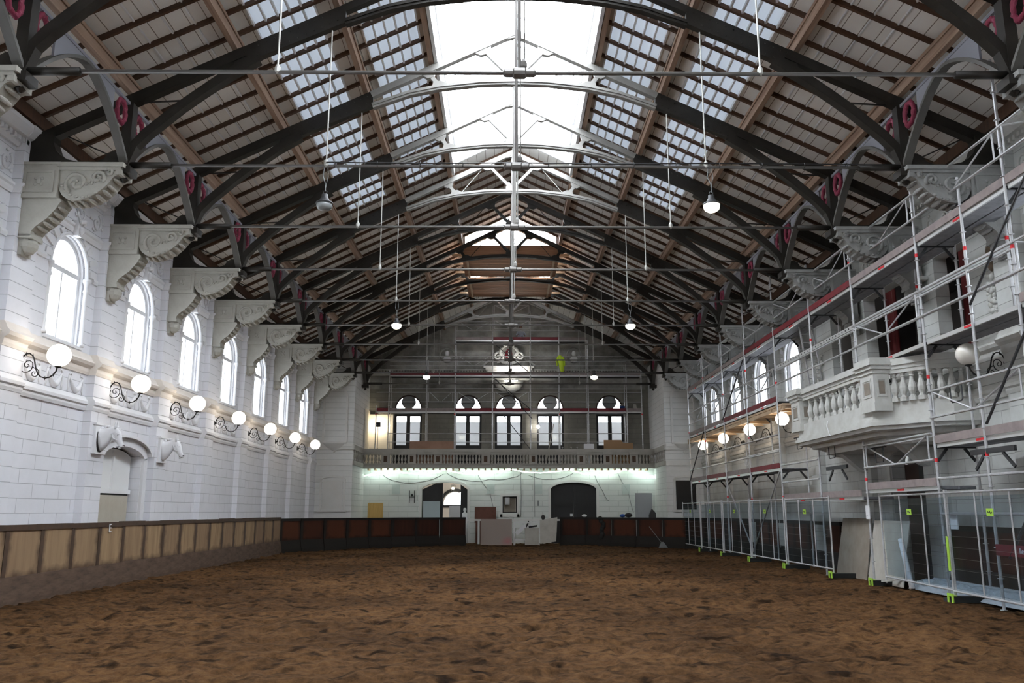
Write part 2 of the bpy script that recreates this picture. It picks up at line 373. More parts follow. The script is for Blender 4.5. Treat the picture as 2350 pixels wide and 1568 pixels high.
# ------------------------------------------------------------------ setting
S = 3.45
def TY(k): return 11.44 + (k - 1) * S
Y0, YP, YW, YU = -4.0, 40.6, 44.0, 45.0       # rear end, pavilion face, lower and upper end walls
WX = 9.2
def panel(mb, f, s0, s1, z0, z1, ops, D, back=True):
    def q(a, b, c, d_): mb.add([f(*a), f(*b), f(*c), f(*d_)], [(0, 1, 2, 3)])
    s = s0
    for c, hw, zb, zs, rise in sorted(ops):
        q((s, z0, 0), (c - hw, z0, 0), (c - hw, z1, 0), (s, z1, 0))
        if zb > z0: q((c - hw, z0, 0), (c + hw, z0, 0), (c + hw, zb, 0), (c - hw, zb, 0))
        pts = [(c + hw * math.cos(t), zs + rise * math.sin(t)) for t in [PI - PI * i / 20 for i in range(21)]] if rise else [(c - hw, zs), (c + hw, zs)]
        for a, b in zip(pts[:-1], pts[1:]):
            q((a[0], a[1], 0), (b[0], b[1], 0), (b[0], z1, 0), (a[0], z1, 0))
        out = [(c - hw, zb)] + pts + [(c + hw, zb)]
        for a, b in zip(out, out[1:] + out[:1]):
            q((a[0], a[1], 0), (b[0], b[1], 0), (b[0], b[1], D), (a[0], a[1], D))
        s = c + hw
    q((s, z0, 0), (s1, z0, 0), (s1, z1, 0), (s, z1, 0))
    if back:
        b0, b1 = f(s0, z0, D), f(s1, z0, D)
    return mb
fL = lambda s, z, d: (-WX - d, s, z)
fR = lambda s, z, d: (WX + d, s, z)
# floor
xs = np.linspace(-9.6, 9.6, 250); ys = np.concatenate([np.linspace(Y0, 7, 30, endpoint=False), 7 + (np.linspace(0, 1, 560) ** 1.35) * 37.2])
X, Y = np.meshgrid(xs, ys)
rng = np.random.RandomState(3)
def vnoise(X, Y, f, seed):
    r_ = np.random.RandomState(seed); T = r_.rand(128, 128)
    x = X * f; y = Y * f; xi = np.floor(x).astype(int); yi = np.floor(y).astype(int)
    u = x - xi; v = y - yi; u = u * u * (3 - 2 * u); v = v * v * (3 - 2 * v)
    g = lambda a, b: T[a % 128, b % 128]
    return (g(xi, yi) * (1 - u) + g(xi + 1, yi) * u) * (1 - v) + (g(xi, yi + 1) * (1 - u) + g(xi + 1, yi + 1) * u) * v
Z = .045 * (vnoise(X, Y, 4.2, 1) - .5) + .05 * (vnoise(X, Y, 8.5, 2) - .5) + .03 * (vnoise(X, Y, 13, 6) - .5) + .04 * (vnoise(X, Y, 1.3, 4) - .5)
p_ = vnoise(X, Y, 3.4, 5); Z -= .05 * np.clip((p_ - .68) * 5, 0, 1)
Z += .10 * np.clip((np.abs(X) - 7.3) / 1.6, 0, 1) * np.clip((34 - Y) / 8, 0, 1) * 0 - .015
nx, ny = len(xs), len(ys)
vv = np.stack([X, Y, Z], -1).reshape(-1, 3)
me = bpy.data.meshes.new('floor')
idx = np.arange(nx * ny).reshape(ny, nx)
ff = np.stack([idx[:-1, :-1], idx[:-1, 1:], idx[1:, 1:], idx[1:, :-1]], -1).reshape(-1, 4)
me.from_pydata(vv.tolist(), [], ff.tolist()); me.materials.append(M['sand'])
me.polygons.foreach_set('use_smooth', [True] * len(me.polygons))
fl = bpy.data.objects.new('floor', me); C.objects.link(fl); struct(fl, 'trampled brown sand floor of the riding arena')

# windows along the side walls
WC = [16.90 + S * k for k in range(-5, 7)]
WR = [16.90 + S * k for k in (-5, -4, -3, -2, -1, 3, 4, 5, 6)]
WHW, WZB, WZS = .77, 4.99, 6.48
mb = MB()
panel(mb, fL, Y0, YU, -.3, 4.2, [(20.11, 1.03, 0, 2.85, .24)], .30)
panel(mb, fL, Y0, YU, 4.2, 9.0, [(c, WHW, WZB, WZS, WHW) for c in WC], .30)
struct(mb.build('wall_left', M['wallL']), 'white ashlar side wall with arched windows')
LOG = [(17.15, .68, 4.72, 7.05, 0), (20.15, 1.35, 4.72, 7.05, 0), (23.15, .68, 4.72, 7.05, 0)]
mb = MB()
panel(mb, fR, Y0, YU, -.3, 4.2, [(19.78, .92, 0, 2.8, .24)], .35)
panel(mb, fR, Y0, YU, 4.2, 9.0, [(c, WHW, WZB, WZS, WHW) for c in WR] + LOG, .30)
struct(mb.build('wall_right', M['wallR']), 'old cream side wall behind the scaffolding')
mb = MB(); mb.box(-WX - .3, WX + .3, Y0 - .3, Y0, -.3, 14); struct(mb.build('wall_rear', M['wallR']))
# royal box behind the right wall openings
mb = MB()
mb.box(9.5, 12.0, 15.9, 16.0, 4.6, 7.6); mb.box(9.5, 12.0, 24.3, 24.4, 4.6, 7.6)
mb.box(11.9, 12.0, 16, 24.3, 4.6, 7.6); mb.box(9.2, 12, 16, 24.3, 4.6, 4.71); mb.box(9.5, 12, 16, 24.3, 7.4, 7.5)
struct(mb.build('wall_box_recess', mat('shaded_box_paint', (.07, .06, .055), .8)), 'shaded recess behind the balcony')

# mouldings
def mould(prof, f, s0, s1, steps, dstep, skips=()):
    mb = MB()
    def run(a, b, off):
        if b - a < .02: return
        n = len(prof)
        vs = [f(a, z, -(d + off)) for d, z in prof] + [f(b, z, -(d + off)) for d, z in prof]
        mb.add(vs, [tuple(range(n)), tuple(range(n, 2 * n))] + [(i, (i + 1) % n, n + (i + 1) % n, n + i) for i in range(n)])
    run(s0, s1, 0)
    for c in steps:
        p2 = prof[0][0]
        run(c - .385, c + .385, dstep)
    return mb
PC = [TY(k) + .08 for k in range(-3, 10)]
P_low = [(-.2, 3.70), (.03, 3.70), (.05, 3.76), (.05, 3.80), (.085, 3.83), (.085, 3.89), (.04, 3.95), (.02, 3.99), (-.2, 3.99)]
P_up = [(-.2, 4.46), (.03, 4.46), (.05, 4.52), (.06, 4.60), (.13, 4.65), (.16, 4.71), (.10, 4.77), (.06, 4.86), (.03, 4.90), (-.2, 4.90)]
P_imp = [(-.2, 6.44), (.03, 6.44), (.045, 6.50), (.03, 6.56), (-.2, 6.56)]
P_arch = [(-.2, 7.27), (.03, 7.27), (.05, 7.33), (.05, 7.38), (.08, 7.41), (.08, 7.46), (-.2, 7.46)]
P_top = [(-.2, 8.16), (.05, 8.16), (.09, 8.24), (.09, 8.32), (.20, 8.36), (.27, 8.45), (.30, 8.50), (.30, 8.58), (-.2, 8.60)]
tn = [0]
def trim(mb, m, label=None, smooth=False):
    tn[0] += 1
    return struct(mb.build('trim_%d' % tn[0], m), label)
trim(mould(P_low, fL, Y0, YP, PC, .15), M['stucco'], 'white string moulding under the left frieze')
frz = trim(mould(P_up, fL, Y0, YP, PC, .15), M['stuccoW'], 'cream cornice above the left frieze')
trim(mould(P_arch, fL, Y0, YP, PC, .15), M['stucco'])
tL = trim(mould(P_top, fL, Y0, YP, PC, .02), M['stucco'], 'white dentilled cornice at the top of the left wall')
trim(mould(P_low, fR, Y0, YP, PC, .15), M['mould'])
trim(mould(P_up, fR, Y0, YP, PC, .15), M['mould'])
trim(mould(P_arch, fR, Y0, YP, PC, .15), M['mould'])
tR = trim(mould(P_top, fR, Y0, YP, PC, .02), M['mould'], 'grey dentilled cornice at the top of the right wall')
# impost strings between windows
for f, ws, m_ in ((fL, WC, M['stucco']), (fR, WR, M['mould'])):
    mb = MB(); s = Y0
    for c in ws + [99]:
        a, b = s, min(c - .95, YP)
        if f is fR and a < 16 < b: b = 15.9
        if b > a:
            t = mould(P_imp, f, a, b, [], 0); mb.add(t.v, t.f)
        s = c + .95
        if f is fR and abs(c - 13.4) < .1: s = 24.4
    trim(mb, m_)
for sgn, f, key in ((-1, fL, 'wallL'), (1, fR, 'wallR')):
    for c in PC[3:]:
        mb = MB(); x0, x1 = sorted((sgn * (WX + .01), sgn * (WX - .17)))
        if sgn > 0 and (abs(c - TY(3) - .08) < .1 or abs(c - TY(4) - .08) < .1):
            mb.box(x0, x1, c - .37, c + .37, 0, 2.95); mb.box(x0, x1, c - .3, c + .3, 7.1, 8.5)
        else: mb.box(x0, x1, c - .37, c + .37, 0, 8.5)
        trim(mb, M[key])
# dentils and foliage reliefs on the entablature
def spiral(cx, cz, r, turns, a0, n=22, flip=1, grow=True):
    return [(cx + r * (i / n) * math.cos(a0 + flip * 2 * PI * turns * i / n), cz + r * (i / n) * math.sin(a0 + flip * 2 * PI * turns * i / n)) for i in range(1, n + 1)]
for sgn, tr_, m_ in ((-1, tL, M['stucco']), (1, tR, M['mould'])):
    mb = MB(); y = 6.0
    while y < YP - .1:
        x0, x1 = sorted((sgn * (WX - .09), sgn * (WX - .17))); mb.box(x0, x1, y, y + .075, 8.235, 8.315); y += .135
    o = mb.build('dentil_row', m_, tr_); o['kind'] = 'stuff'
    for k in range(0, 9):
        mb = MB(); c0 = TY(k) + .6; x = sgn * (WX - .015)
        for j in range(4):
            cy = c0 + .32 + j * .66; fl_ = 1 if j % 2 else -1
            pts = spiral(cy, 7.80, .20, 1.4, random.random() * 6, 20, fl_)
            mb.tube([(x, p[0], p[1]) for p in pts], [.012 + .02 * abs(math.sin(i * .9)) for i in range(len(pts))], 6)
            for q in range(5):
                t = random.random() * 6.28; mb.ball((x, cy + .3 * math.cos(t) * .9, 7.80 + .2 * math.sin(t)), .045, 8, 5, (.5, 1, .8))
        mb.build('foliage_relief', m_, tr_, smooth=True)
# swags of the left frieze
def swag():
    mb = MB(); n = 16
    pts = [(.015, -.30 + .60 * i / n, .13 - .26 * math.sin(PI * i / n) ** 1.2) for i in range(n + 1)]
    mb.tube(pts, [.012 + .055 * math.sin(PI * i / n) for i in range(n + 1)], 8)
    for s_ in (-1, 1):
        mb.tube([(.01, s_ * .30, .15), (.012, s_ * .33, .0), (.012, s_ * .31, -.12), (.012, s_ * .34, -.20)], [.03, .018, .022, .008], 6)
        mb.tube([(.01, s_ * .30, .16), (.01, s_ * .22, .21), (.01, s_ * .20, .15)], [.018, .022, .006], 6)
    return mb
sw = swag().mesh('festoon', M['stucco'], True)
for k in range(1, 9):
    for j in range(3):
        y = TY(k) + .08 + .92 + j * .84
        o = bpy.data.objects.new('festoon', sw); C.objects.link(o); o.location = (-WX, y, 4.20); o.scale = (1, .92, 1); o.parent = frz
        if j == 0: o['label'] = 'plaster swag hung between ribbons'
# window built once, copied
def win_parts(root, mm, glassy=True):
    n_ = 20
    def loop(hw, zb): return [(-hw, zb)] + [(hw * math.cos(t), WZS + hw * math.sin(t)) for t in [PI - PI * i / n_ for i in range(n_ + 1)]] + [(hw, zb)]
    def ring(mb, h0, h1, z0, z1, d0, d1):
        o_, i_ = loop(h0, z0), loop(h1, z1); n = len(o_)
        for i in range(n):
            j = (i + 1) % n; mb.prism([o_[i], o_[j], i_[j], i_[i]], 'yz', d0, d1)
    mb = MB(); ring(mb, .70, .625, WZB + .03, WZB + .08, -.20, -.15)
    mb.box(-.20, -.13, -.64, .64, 6.42, 6.52); mb.box(-.19, -.15, -.022, .022, WZB + .05, 6.45)
    mb.build('window_frame', mm, root)
    if glassy:
        lp = loop(.66, WZB + .04)
        mb = MB(); mb.add([(-.175, p[0], p[1]) for p in lp], [tuple(range(len(lp)))]); mb.build('glass_pane', M['wglass'], root)
    mb = MB(); ring(mb, .785, .715, WZB, WZB + .02, -.15, -.09); ring(mb, .785, .69, WZB, WZB + .03, -.24, -.15)
    pts = [(.75 * math.cos(t), WZS + .75 * math.sin(t)) for t in [PI * i / 24 for i in range(25)]]
    mb.tube([(-.01, p[0], p[1]) for p in pts], .045, 8)
    mb.build('arch_surround', mm, root)
    for s_ in (-1, 1):
        mb = MB(); mb.lathe([(.07, 5.0), (.07, 5.05), (.045, 5.09), (.042, 6.16), (.06, 6.18), (.06, 6.22), (.042, 6.25), (.042, 6.32), (.06, 6.37), (.085, 6.42), (.085, 6.47)], (-.01, s_ * .75, 0), 12)
        mb.build('colonnette', mm, root, smooth=True)
    mb = MB(); mb.box(-.24, .03, -.77, .77, 4.93, 4.985); mb.build('window_sill', mm, root)
    mb = MB()
    for i in range(11):
        if i == 5: continue
        t = PI * (i + .5) / 11; c_, s_ = math.cos(t), math.sin(t); tw = .06
        p = lambda r_, o_: (r_ * c_ - o_ * s_, WZS + r_ * s_ + o_ * c_)
        r1 = min(.76 / max(s_, .45), 1.12) if i % 2 else min(.74 / max(s_, .5), 1.0)
        mb.prism([p(.80, -tw), p(r1, -tw * 1.25), p(r1, tw * 1.25), p(.80, tw)], 'yz', -.01, .035)
    mb.build('voussoir_row', mm, root)
    mb = MB(); mb.prism([(-.08, 7.20), (.08, 7.20), (.13, 7.52), (-.13, 7.52)], 'yz', -.01, .14)
    mb.tube([(.16, -.09, 7.48), (.2, 0, 7.52), (.16, .09, 7.48)], .05, 8); mb.ball((.15, 0, 7.32), .075, 10, 8, (1, .9, 1.2))
    mb.build('keystone', mm, root, smooth=False)
w0 = sroot('window_1', 'arched window in the left wall', (-WX, WC[0], 0)); win_parts(w0, M['stucco'])
wi = 1
def clone_struct(src, name, loc, sx=1):
    c = src.copy(); c.name = name; C.objects.link(c); c.location = loc; c.scale = (sx, 1, 1)
    for ch in kids(src):
        d = ch.copy(); C.objects.link(d); d.parent = c
    return c
for c in WC[1:]:
    wi += 1; clone_struct(w0, 'window_%d' % wi, (-WX, c, 0))
for c in WR:
    wi += 1; o = clone_struct(w0, 'window_%d' % wi, (WX, c, 0), -1); o['label'] = 'arched window in the right wall behind scaffolding'

# ceiling (roof boards), roof lights and glazed skylights
def rz_(x): return 12.75 - .485 * abs(x)
CZ = .50
E1, K0, K1 = 25.1, 32.2, 38.9      # end of the first skylight; the second skylight
mb = MB(); mk = MB()
strips = [(2.16, 3.26), (3.95, 5.05)]
def slab(m_, x0, x1, y0, y1):
    m_.add([(x0, y0, rz_(x0) + CZ), (x1, y0, rz_(x1) + CZ), (x1, y1, rz_(x1) + CZ), (x0, y1, rz_(x0) + CZ),
            (x0, y0, rz_(x0) + CZ + .06), (x1, y0, rz_(x1) + CZ + .06), (x1, y1, rz_(x1) + CZ + .06), (x0, y1, rz_(x0) + CZ + .06)],
           [(0, 1, 2, 3), (4, 5, 6, 7), (0, 1, 5, 4), (1, 2, 6, 5), (2, 3, 7, 6), (3, 0, 4, 7)])
for sg in (-1, 1):
    slab(mb, sg * 5.05, sg * 9.5, Y0, YU + .1)
    for a, b in ((1.81, 2.16), (3.26, 3.95)): slab(mb, sg * a, sg * b, Y0, YU + .1)
    for a, b in strips:
        slab(mb, sg * a, sg * b, E1, YU + .1)
        mk.add([(sg * a, Y0, rz_(a) + CZ + .02), (sg * b, Y0, rz_(b) + CZ + .02), (sg * b, E1, rz_(b) + CZ + .02), (sg * a, E1, rz_(a) + CZ + .02)], [(0, 1, 2, 3)])
    slab(mb, 0, sg * 1.81, E1, K0); slab(mb, 0, sg * 1.81, K1, YU + .1)
ce = struct(mb.build('ceiling', M['ceil']), 'cream boarded roof slopes with dark battens')
o = mk.build('roof_light_panel', M['milky'], ce, 'milky glazing between the roof boards')
mb = MB()
for sg in (-1, 1):
    for a, b in strips:
        x = a
        while x <= b + .01:
            z = rz_(x) + CZ; mb.box(sg * x - .02, sg * x + .02, Y0, E1, z - .05, z + .01); x += .22
    for x in (5.9, 6.3, 6.7):
        z = rz_(x) + CZ; mb.box(sg * x - .014, sg * x + .014, Y0, E1 - 3, z - .03, z + .01)
o = mb.build('glazing_bar', M['rail'], ce, 'thin white glazing bars'); o['kind'] = 'stuff'
def skylight(n, y0, y1):
    r_ = sroot('window_%d' % n, 'glazed ridge skylight', (0, y0, 0)); L_ = y1 - y0; zc = rz_(1.81) + CZ - .05
    mb = MB()
    for sg in (-1, 1):
        a, b = sorted((sg * 1.81, sg * 1.89)); mb.box(a, b, 0, L_, zc - .35, zc + .95)
        a, b = sorted((sg * 1.74, sg * 1.81)); mb.box(a, b, 0, L_, zc + .42, zc + .50)
    mb.build('skylight_curb', M['white'], r_)
    mb = MB()
    for sg in (-1, 1):
        y = 0
        while y <= L_ + .01:
            mb.bar((sg * 1.87, y, zc + .93), (0, y, zc + 1.75), .04, .06); y += L_ / round(L_ / .69)
    mb.box(-.05, .05, 0, L_, zc + 1.70, zc + 1.80)
    mb.build('glazing_bar', M['rail'], r_)
    mb = MB()
    for sg in (-1, 1): mb.add([(sg * 1.87, 0, zc + .97), (0, 0, zc + 1.79), (0, L_, zc + 1.79), (sg * 1.87, L_, zc + .97)], [(0, 1, 2, 3)])
    mb.build('glass_pane', M['glass'], r_)
    mb = MB()
    for yy in (0, L_): mb.prism([(-1.85, zc + .0), (0, rz_(0) + CZ), (1.85, zc + .0), (1.85, zc + .95), (0, zc + 1.75), (-1.85, zc + .95)], 'xz', yy - .03, yy + .03)
    mb.build('gable_end', M['rail'], r_)
skylight(40, Y0 + .1, E1); skylight(41, K0, K1)

# purlins and battens
POS = {'P0': (9.0, 'wall plate'), 'P1': (7.33, 'first purlin up from the wall'), 'P2': (5.42, 'second purlin up from the wall'), 'P3': (3.5, 'third purlin up from the wall'), 'P4': (1.97, 'topmost purlin beside the skylight')}
for sg, sn in ((-1, 'left'), (1, 'right')):
    for kk, (x, nm) in POS.items():
        mb = MB(); z = rz_(x); xx = sg * x; big = kk != 'P0'
        L_ = YU - 6.0
        if big:
            mb.box(-.06, .06, 0, L_, .08, .34)
            mb.box(-.085 , .085, 0, L_, .27, .34)
        else: mb.box(-.12, .12, 0, L_, .12, .36)
        o = mb.build('roof_purlin', M['purlin'] if big else M['rafter'])
        o.location = (xx, 6.0, z + .12 - (.03 if kk == 'P1' else 0))
        tag(o, 'long timber %s running along the %s roof slope' % (nm, sn), 'roof beam')
rl, ru = None, None
def rafter(sg, xa, xb):
    mb = MB(); mb.bar((sg * xa, 0, rz_(xa) + CZ - .045), (sg * xb, 0, rz_(xb) + CZ - .045), .065, .08)
    return mb.mesh('roof_batten', M['rafter'])
for sg, sn in ((-1, 'left'), (1, 'right')):
    mA = rafter(sg, 9.3, 1.9); mB = rafter(sg, 9.3, .02)
    for k in range(0, 10):
        for j in range(5):
            y = TY(k) - .05 + .69 * j
            if y > 44.9: continue
            full = (y > E1 + .1 and y < K0 - .1) or y > K1 + .1
            o = bpy.data.objects.new('roof_batten', mB if full else mA); C.objects.link(o); o.location = (0, y, 0)
            pl = 'short of the first truss' if k == 0 else 'beyond the %s truss' % ORD[k]
            tag(o, 'dark brown batten on the %s roof slope, %s %s' % (sn, ORD[j + 1], pl), 'roof batten', 'battens on the %s roof slope' % sn)

# end wall, pavilions and rooms behind
fE = lambda s, z, d: (s, YW + d, z)
fU = lambda s, z, d: (s, YU + d, z)
PX = 7.46
mb = MB(); panel(mb, fE, -PX - .2, PX + .2, -.3, 3.75, [(-3.3, 1.16, 0, 2.68, .34), (3.3, 1.17, 0, 2.68, .34), (.03, .37, 1.50, 2.32, 0)], .35)
struct(mb.build('wall_end', M['wallE']), 'pale ashlar end wall under the gallery')
UC = [-5.38, -2.2, -.02, 2.2, 5.38]
mb = MB(); panel(mb, fU, -WX - .3, WX + .3, 3.9, 8.0, [(c, .73, 4.0, 6.95, .76) for c in UC], .35)
struct(mb.build('wall_end_upper', M['endup']), 'stripped grey wall above the gallery with five arched doorways')
mb = MB(); mb.prism([(-9.5, 8.0), (9.5, 8.0), (9.5, 8.7), (0, 13.3), (-9.5, 8.7)], 'xz', YU, YU + .3)
struct(mb.build('wall_gable', M['gable']), 'patchy grey plaster gable wall')
# pavilions each side of the recess
for sg, nm in ((-1, 'left'), (1, 'right')):
    mb = MB(); x0, x1 = sorted((sg * PX, sg * (WX + .3)))
    mb.box(x0, x1, YP, YU + .2, -.3, 9.2)
    pav = struct(mb.build('wall_pavilion_%s' % nm, M['wallP']), '%s pavilion beside the recessed gallery' % nm)
    cx = sg * 8.36
    mb = MB()
    mb.band([(cx - .55, 4.8), (cx - .55, 6.95)] + arc(cx, 6.95, .55, .55, PI, 0, 16) + [(cx + .55, 4.8)], .09, 'xz', YP - .09, YP + .01)
    mb.box(x0, x1, YP - .06, YP + .01, 3.72, 3.95); mb.box(x0, x1, YP - .10, YP + .01, 4.47, 4.62); mb.box(x0, x1, YP - .14, YP + .01, 4.62, 4.74)
    mb.box(sg * PX - .05, sg * PX + .05, YP - .05, 43.3, 4.47, 4.74)
    mb.build('niche_moulding', M['pavtrim'], pav)
    mb = MB()
    mb.lathe([(.02, 4.32), (.07, 4.36), (.04, 4.40), (.16, 4.46), (.34, 4.54), (.50, 4.66), (.55, 4.72), (.58, 4.74), (.58, 4.82)], (cx, YP, 0), 24, 'z', (1, .55, 1))
    mb.build('niche_bowl', M['pavtrim'], pav, 'half bowl shelf under the niche', True)
    mb = MB(); mb.band([(cx - .56, 1.62), (cx - .56, 3.05)] + arc(cx, 3.05, .56, .16, PI, 0, 10) + [(cx + .56, 1.62)], .09, 'xz', YP - .06, YP + .01)
    mb.box(cx - .68, cx + .68, YP - .09, YP + .01, 1.55, 1.64); mb.build('panel_frame', M['pavtrim'], pav)
    mb = MB(); mb.box(cx - .47, cx + .47, YP - .025, YP + .01, 1.66, 3.02)
    mb.build('blank_panel', M['pavtrim'] if sg < 0 else M['dark'], pav)
# foyer rooms behind the openings
mb = MB()
for (x0, x1, y0, y1, z0, z1) in ((-7.6, 7.6, 45.35, 50.1, 3.6, 3.9), (-7.6, 7.6, 45.35, 50.1, 8.4, 8.5), (-7.7, -7.6, 45.3, 50.1, 3.9, 8.5), (7.6, 7.7, 45.3, 50.1, 3.9, 8.5)):
    mb.box(x0, x1, y0, y1, z0, z1)
fB = lambda s, z, d: (s, 50.0 + d, z)
panel(mb, fB, -7.6, 7.6, 3.9, 8.4, [(c * 1.1, .78, 6.75, 7.62, .74) for c in UC], .2)
struct(mb.build('wall_foyer_upper', M['white']))
mb = MB()
for (x0, x1, y0, y1, z0, z1) in ((-7.6, 7.6, 44.1, 48.1, -.1, -.005), (-7.6, 7.6, 44.35, 48.1, 3.7, 3.75), (-7.7, -7.6, 44.3, 48.1, 0, 3.7), (7.6, 7.7, 44.3, 48.1, 0, 3.7)):
    mb.box(x0, x1, y0, y1, z0, z1)
fB2 = lambda s, z, d: (s, 48.0 + d, z)
panel(mb, fB2, -7.6, 7.6, 0, 3.7, [(-3.0, .62, 1.9, 2.0, .62)], .2)
struct(mb.build('wall_foyer_lower', M['stuccoW']))
mb = MB(); mb.band([(-3.0 - .8, .1), (-3.0 - .8, 1.95)] + arc(-3.0, 1.95, .8, .8, PI, 0, 14) + [(-2.2, .1)], .16, 'xz', 47.9, 48.0); mb.box(-3.7, -2.3, 47.92, 48, 1.78, 1.92); mb.box(-3.04, -2.96, 47.92, 48, .1, 1.9)
trim(mb, M['dark'], 'dark door surround in the foyer')
# gallery recess soffit slab joins the end walls
mb = MB(); mb.box(-PX, PX, 43.35, YU + .35, 3.72, 3.92); struct(mb.build('ceiling_gallery', M['stuccoR']), 'gallery floor slab, timber strips below')
# doors of the upper gallery
def fdoor(n, cx):
    d = sroot('door_%d' % n, 'dark framed glazed double door with arched fanlight', (cx, YU + .12, 0))
    mb = MB()
    for x0, x1 in ((-.73, -.62), (.62, .73), (-.10, -.0), (.0, .10)): mb.box(x0, x1, 0, .07, 4.0, 6.62)
    for z0, z1 in ((4.0, 5.02), (5.62, 5.67), (6.56, 6.98)):
        mb.box(-.73, .73, .005, .065, z0, z1)
    mb.build('door_frame', M['dark'], d)
    mb = MB(); mb.band(arc(0, 6.95, .70, .73, 0, PI, 20), .09, 'xz', 0, .08); mb.box(-.7, .7, 0.01, .05, 7.25, 7.28)
    mb.build('fanlight_frame', M['dbrown'], d)
    mb = MB(); mb.add([(-.64, .04, 5.0), (.64, .04, 5.0), (.64, .04, 6.6), (-.64, .04, 6.6)], [(0, 1, 2, 3)])
    mb.add([(-.68, .04, 6.95)] + [(p[0], .04, p[1]) for p in arc(0, 6.95, .68, .7, PI, 0, 16)], [tuple(range(18))])
    mb.build('glass_pane', M['glass'], d)
    mb = MB(); mb.lathe([(.38, -.01), (.38, .01)], (0, .02, 7.33), 28, 'y'); mb.build('round_disc', M['cable'], d, 'round grey disc in the fanlight')
    return d
for i, c in enumerate(UC): fdoor(i + 1, c)
# lower end doors
d = sroot('door_6', 'dark double door standing half open under the gallery', (-3.3, YW + .2, 0))
mb = MB(); mb.prism([(-1.16, 0), (-.10, 0), (-.10, 3.01), (-.5, 2.98), (-1.16, 2.68)], 'xz', 0, .06); mb.build('door_leaf', M['dark'], d)
mb = MB(); mb.prism([(.80, 0), (1.16, 0), (1.16, 2.68), (.80, 2.93)], 'xz', 0, .06); mb.build('door_leaf', M['dark'], d)
d = sroot('door_7', 'closed black arched double door under the gallery', (3.3, YW + .2, 0))
for s_ in (-1, 1):
    mb = MB(); pts = [(s_ * .01, 0), (s_ * 1.17, 0)] + [(s_ * 1.17 * math.cos(t), 2.68 + .34 * math.sin(t)) for t in [PI / 2 * i / 8 for i in range(9)]]
    mb.prism(pts, 'xz', 0, .06); lf = mb.build('door_leaf', M['dark'], d)
    mb = MB()
    for z0, z1 in ((.2, 1.75), (2.0, 2.55)):
        a, b = sorted((s_ * .18, s_ * .98)); mb.box(a, b, -.025, 0, z0, z1)
    mb.box(*sorted((s_ * .1, s_ * 1.1)), -.05, 0, 1.84, 1.90)
    mb.build('door_panel', M['dark'], lf)
for cx in (-3.3, 3.3):
    mb = MB(); mb.band([(cx - 1.23, 0), (cx - 1.23, 2.68)] + arc(cx, 2.68, 1.23, .42, PI, 0, 16) + [(cx + 1.23, 0)], .13, 'xz', YW - .06, YW + .01)
    trim(mb, M['pavtrim'], 'pale arch moulding around end door')
mb = MB(); 
for x0, x1, z0, z1 in ((-.46, -.34, 1.3, 2.48), (.40, .52, 1.3, 2.48), (-.34, .40, 2.34, 2.48), (-.50, .56, 1.30, 1.44)): mb.box(x0, x1, YW - .06, YW + .01, z0, z1)
trim(mb, M['pavtrim'], 'pale frame around small end window')
d = sroot('window_42', 'small dark framed window in the end wall', (.03, YW + .15, 0))
mb = MB()
for x0, x1, z0, z1 in ((-.37, -.31, 1.5, 2.32), (.31, .37, 1.5, 2.32), (-.31, .31, 1.5, 1.55), (-.31, .31, 2.25, 2.32)): mb.box(x0, x1, 0, .05, z0, z1)
mb.build('window_frame', M['dark'], d)
mb = MB(); mb.box(-.30, .30, .10, .12, 1.5, 2.3); mb.build('blind', M['osb'], d); mb = MB(); mb.lathe([(.13, 0), (.13, .36)], (-.13, .02, 1.92), 14); mb.build('lit_cylinder', M['paper'], d, smooth=True)
# left wall niche door
d = sroot('door_8', 'boarded white niche door between the horse heads', (-WX - .27, 20.11, 0))
mb = MB(); pts = [(-1.0, 0), (.96, 0), (.96, 2.80)] + [(.98 * math.cos(t), 2.83 + .22 * math.sin(t)) for t in [PI * i / 14 for i in range(15)]] + [(-1.0, 2.8)]
mb.prism([(-1.0, 2.02), (.94, 2.02), (.94, 2.8)] + [(.97 * math.cos(t), 2.82 + .22 * math.sin(t)) for t in [PI * i / 14 for i in range(15)]][1:] , 'yz', 0, .05); mb.build('upper_board', M['white'], d)
mb = MB(); mb.box(0, .07, -1.0, .90, 0, 1.96); mb.build('lower_board', mat('beige_board', (.52, .48, .40), .7, n=(2, (.46, .41, .33), .4, .7)), d)
mb = MB(); mb.box(.04, .10, -1.0, .95, 2.0, 2.10); mb.box(.05, .09, -.06, .04, 2.1, 3.0); mb.build('door_rail', M['white'], d)
mb = MB(); mb.box(-.02, 0, -1.03, 1.03, 0, 3.08); mb.build('door_back', M['dark'], d)  # added dark plane, closes the niche against sky light leaking in
mb = MB(); mb.band([(20.11 + p[0], p[1]) for p in [(1.15, 0), (1.15, 2.85)] + arc(0, 2.85, 1.15, .34, 0, PI, 14) + [(-1.15, 2.85)]], .20, 'yz', -WX - .01, -WX + .07)
mb.band([(20.11 + p[0], p[1]) for p in arc(0, 2.92, 1.28, .40, 0, PI, 14)], .06, 'yz', -WX - .01, -WX + .16)
trim(mb, M['stucco'], 'white hood moulding over the niche door')
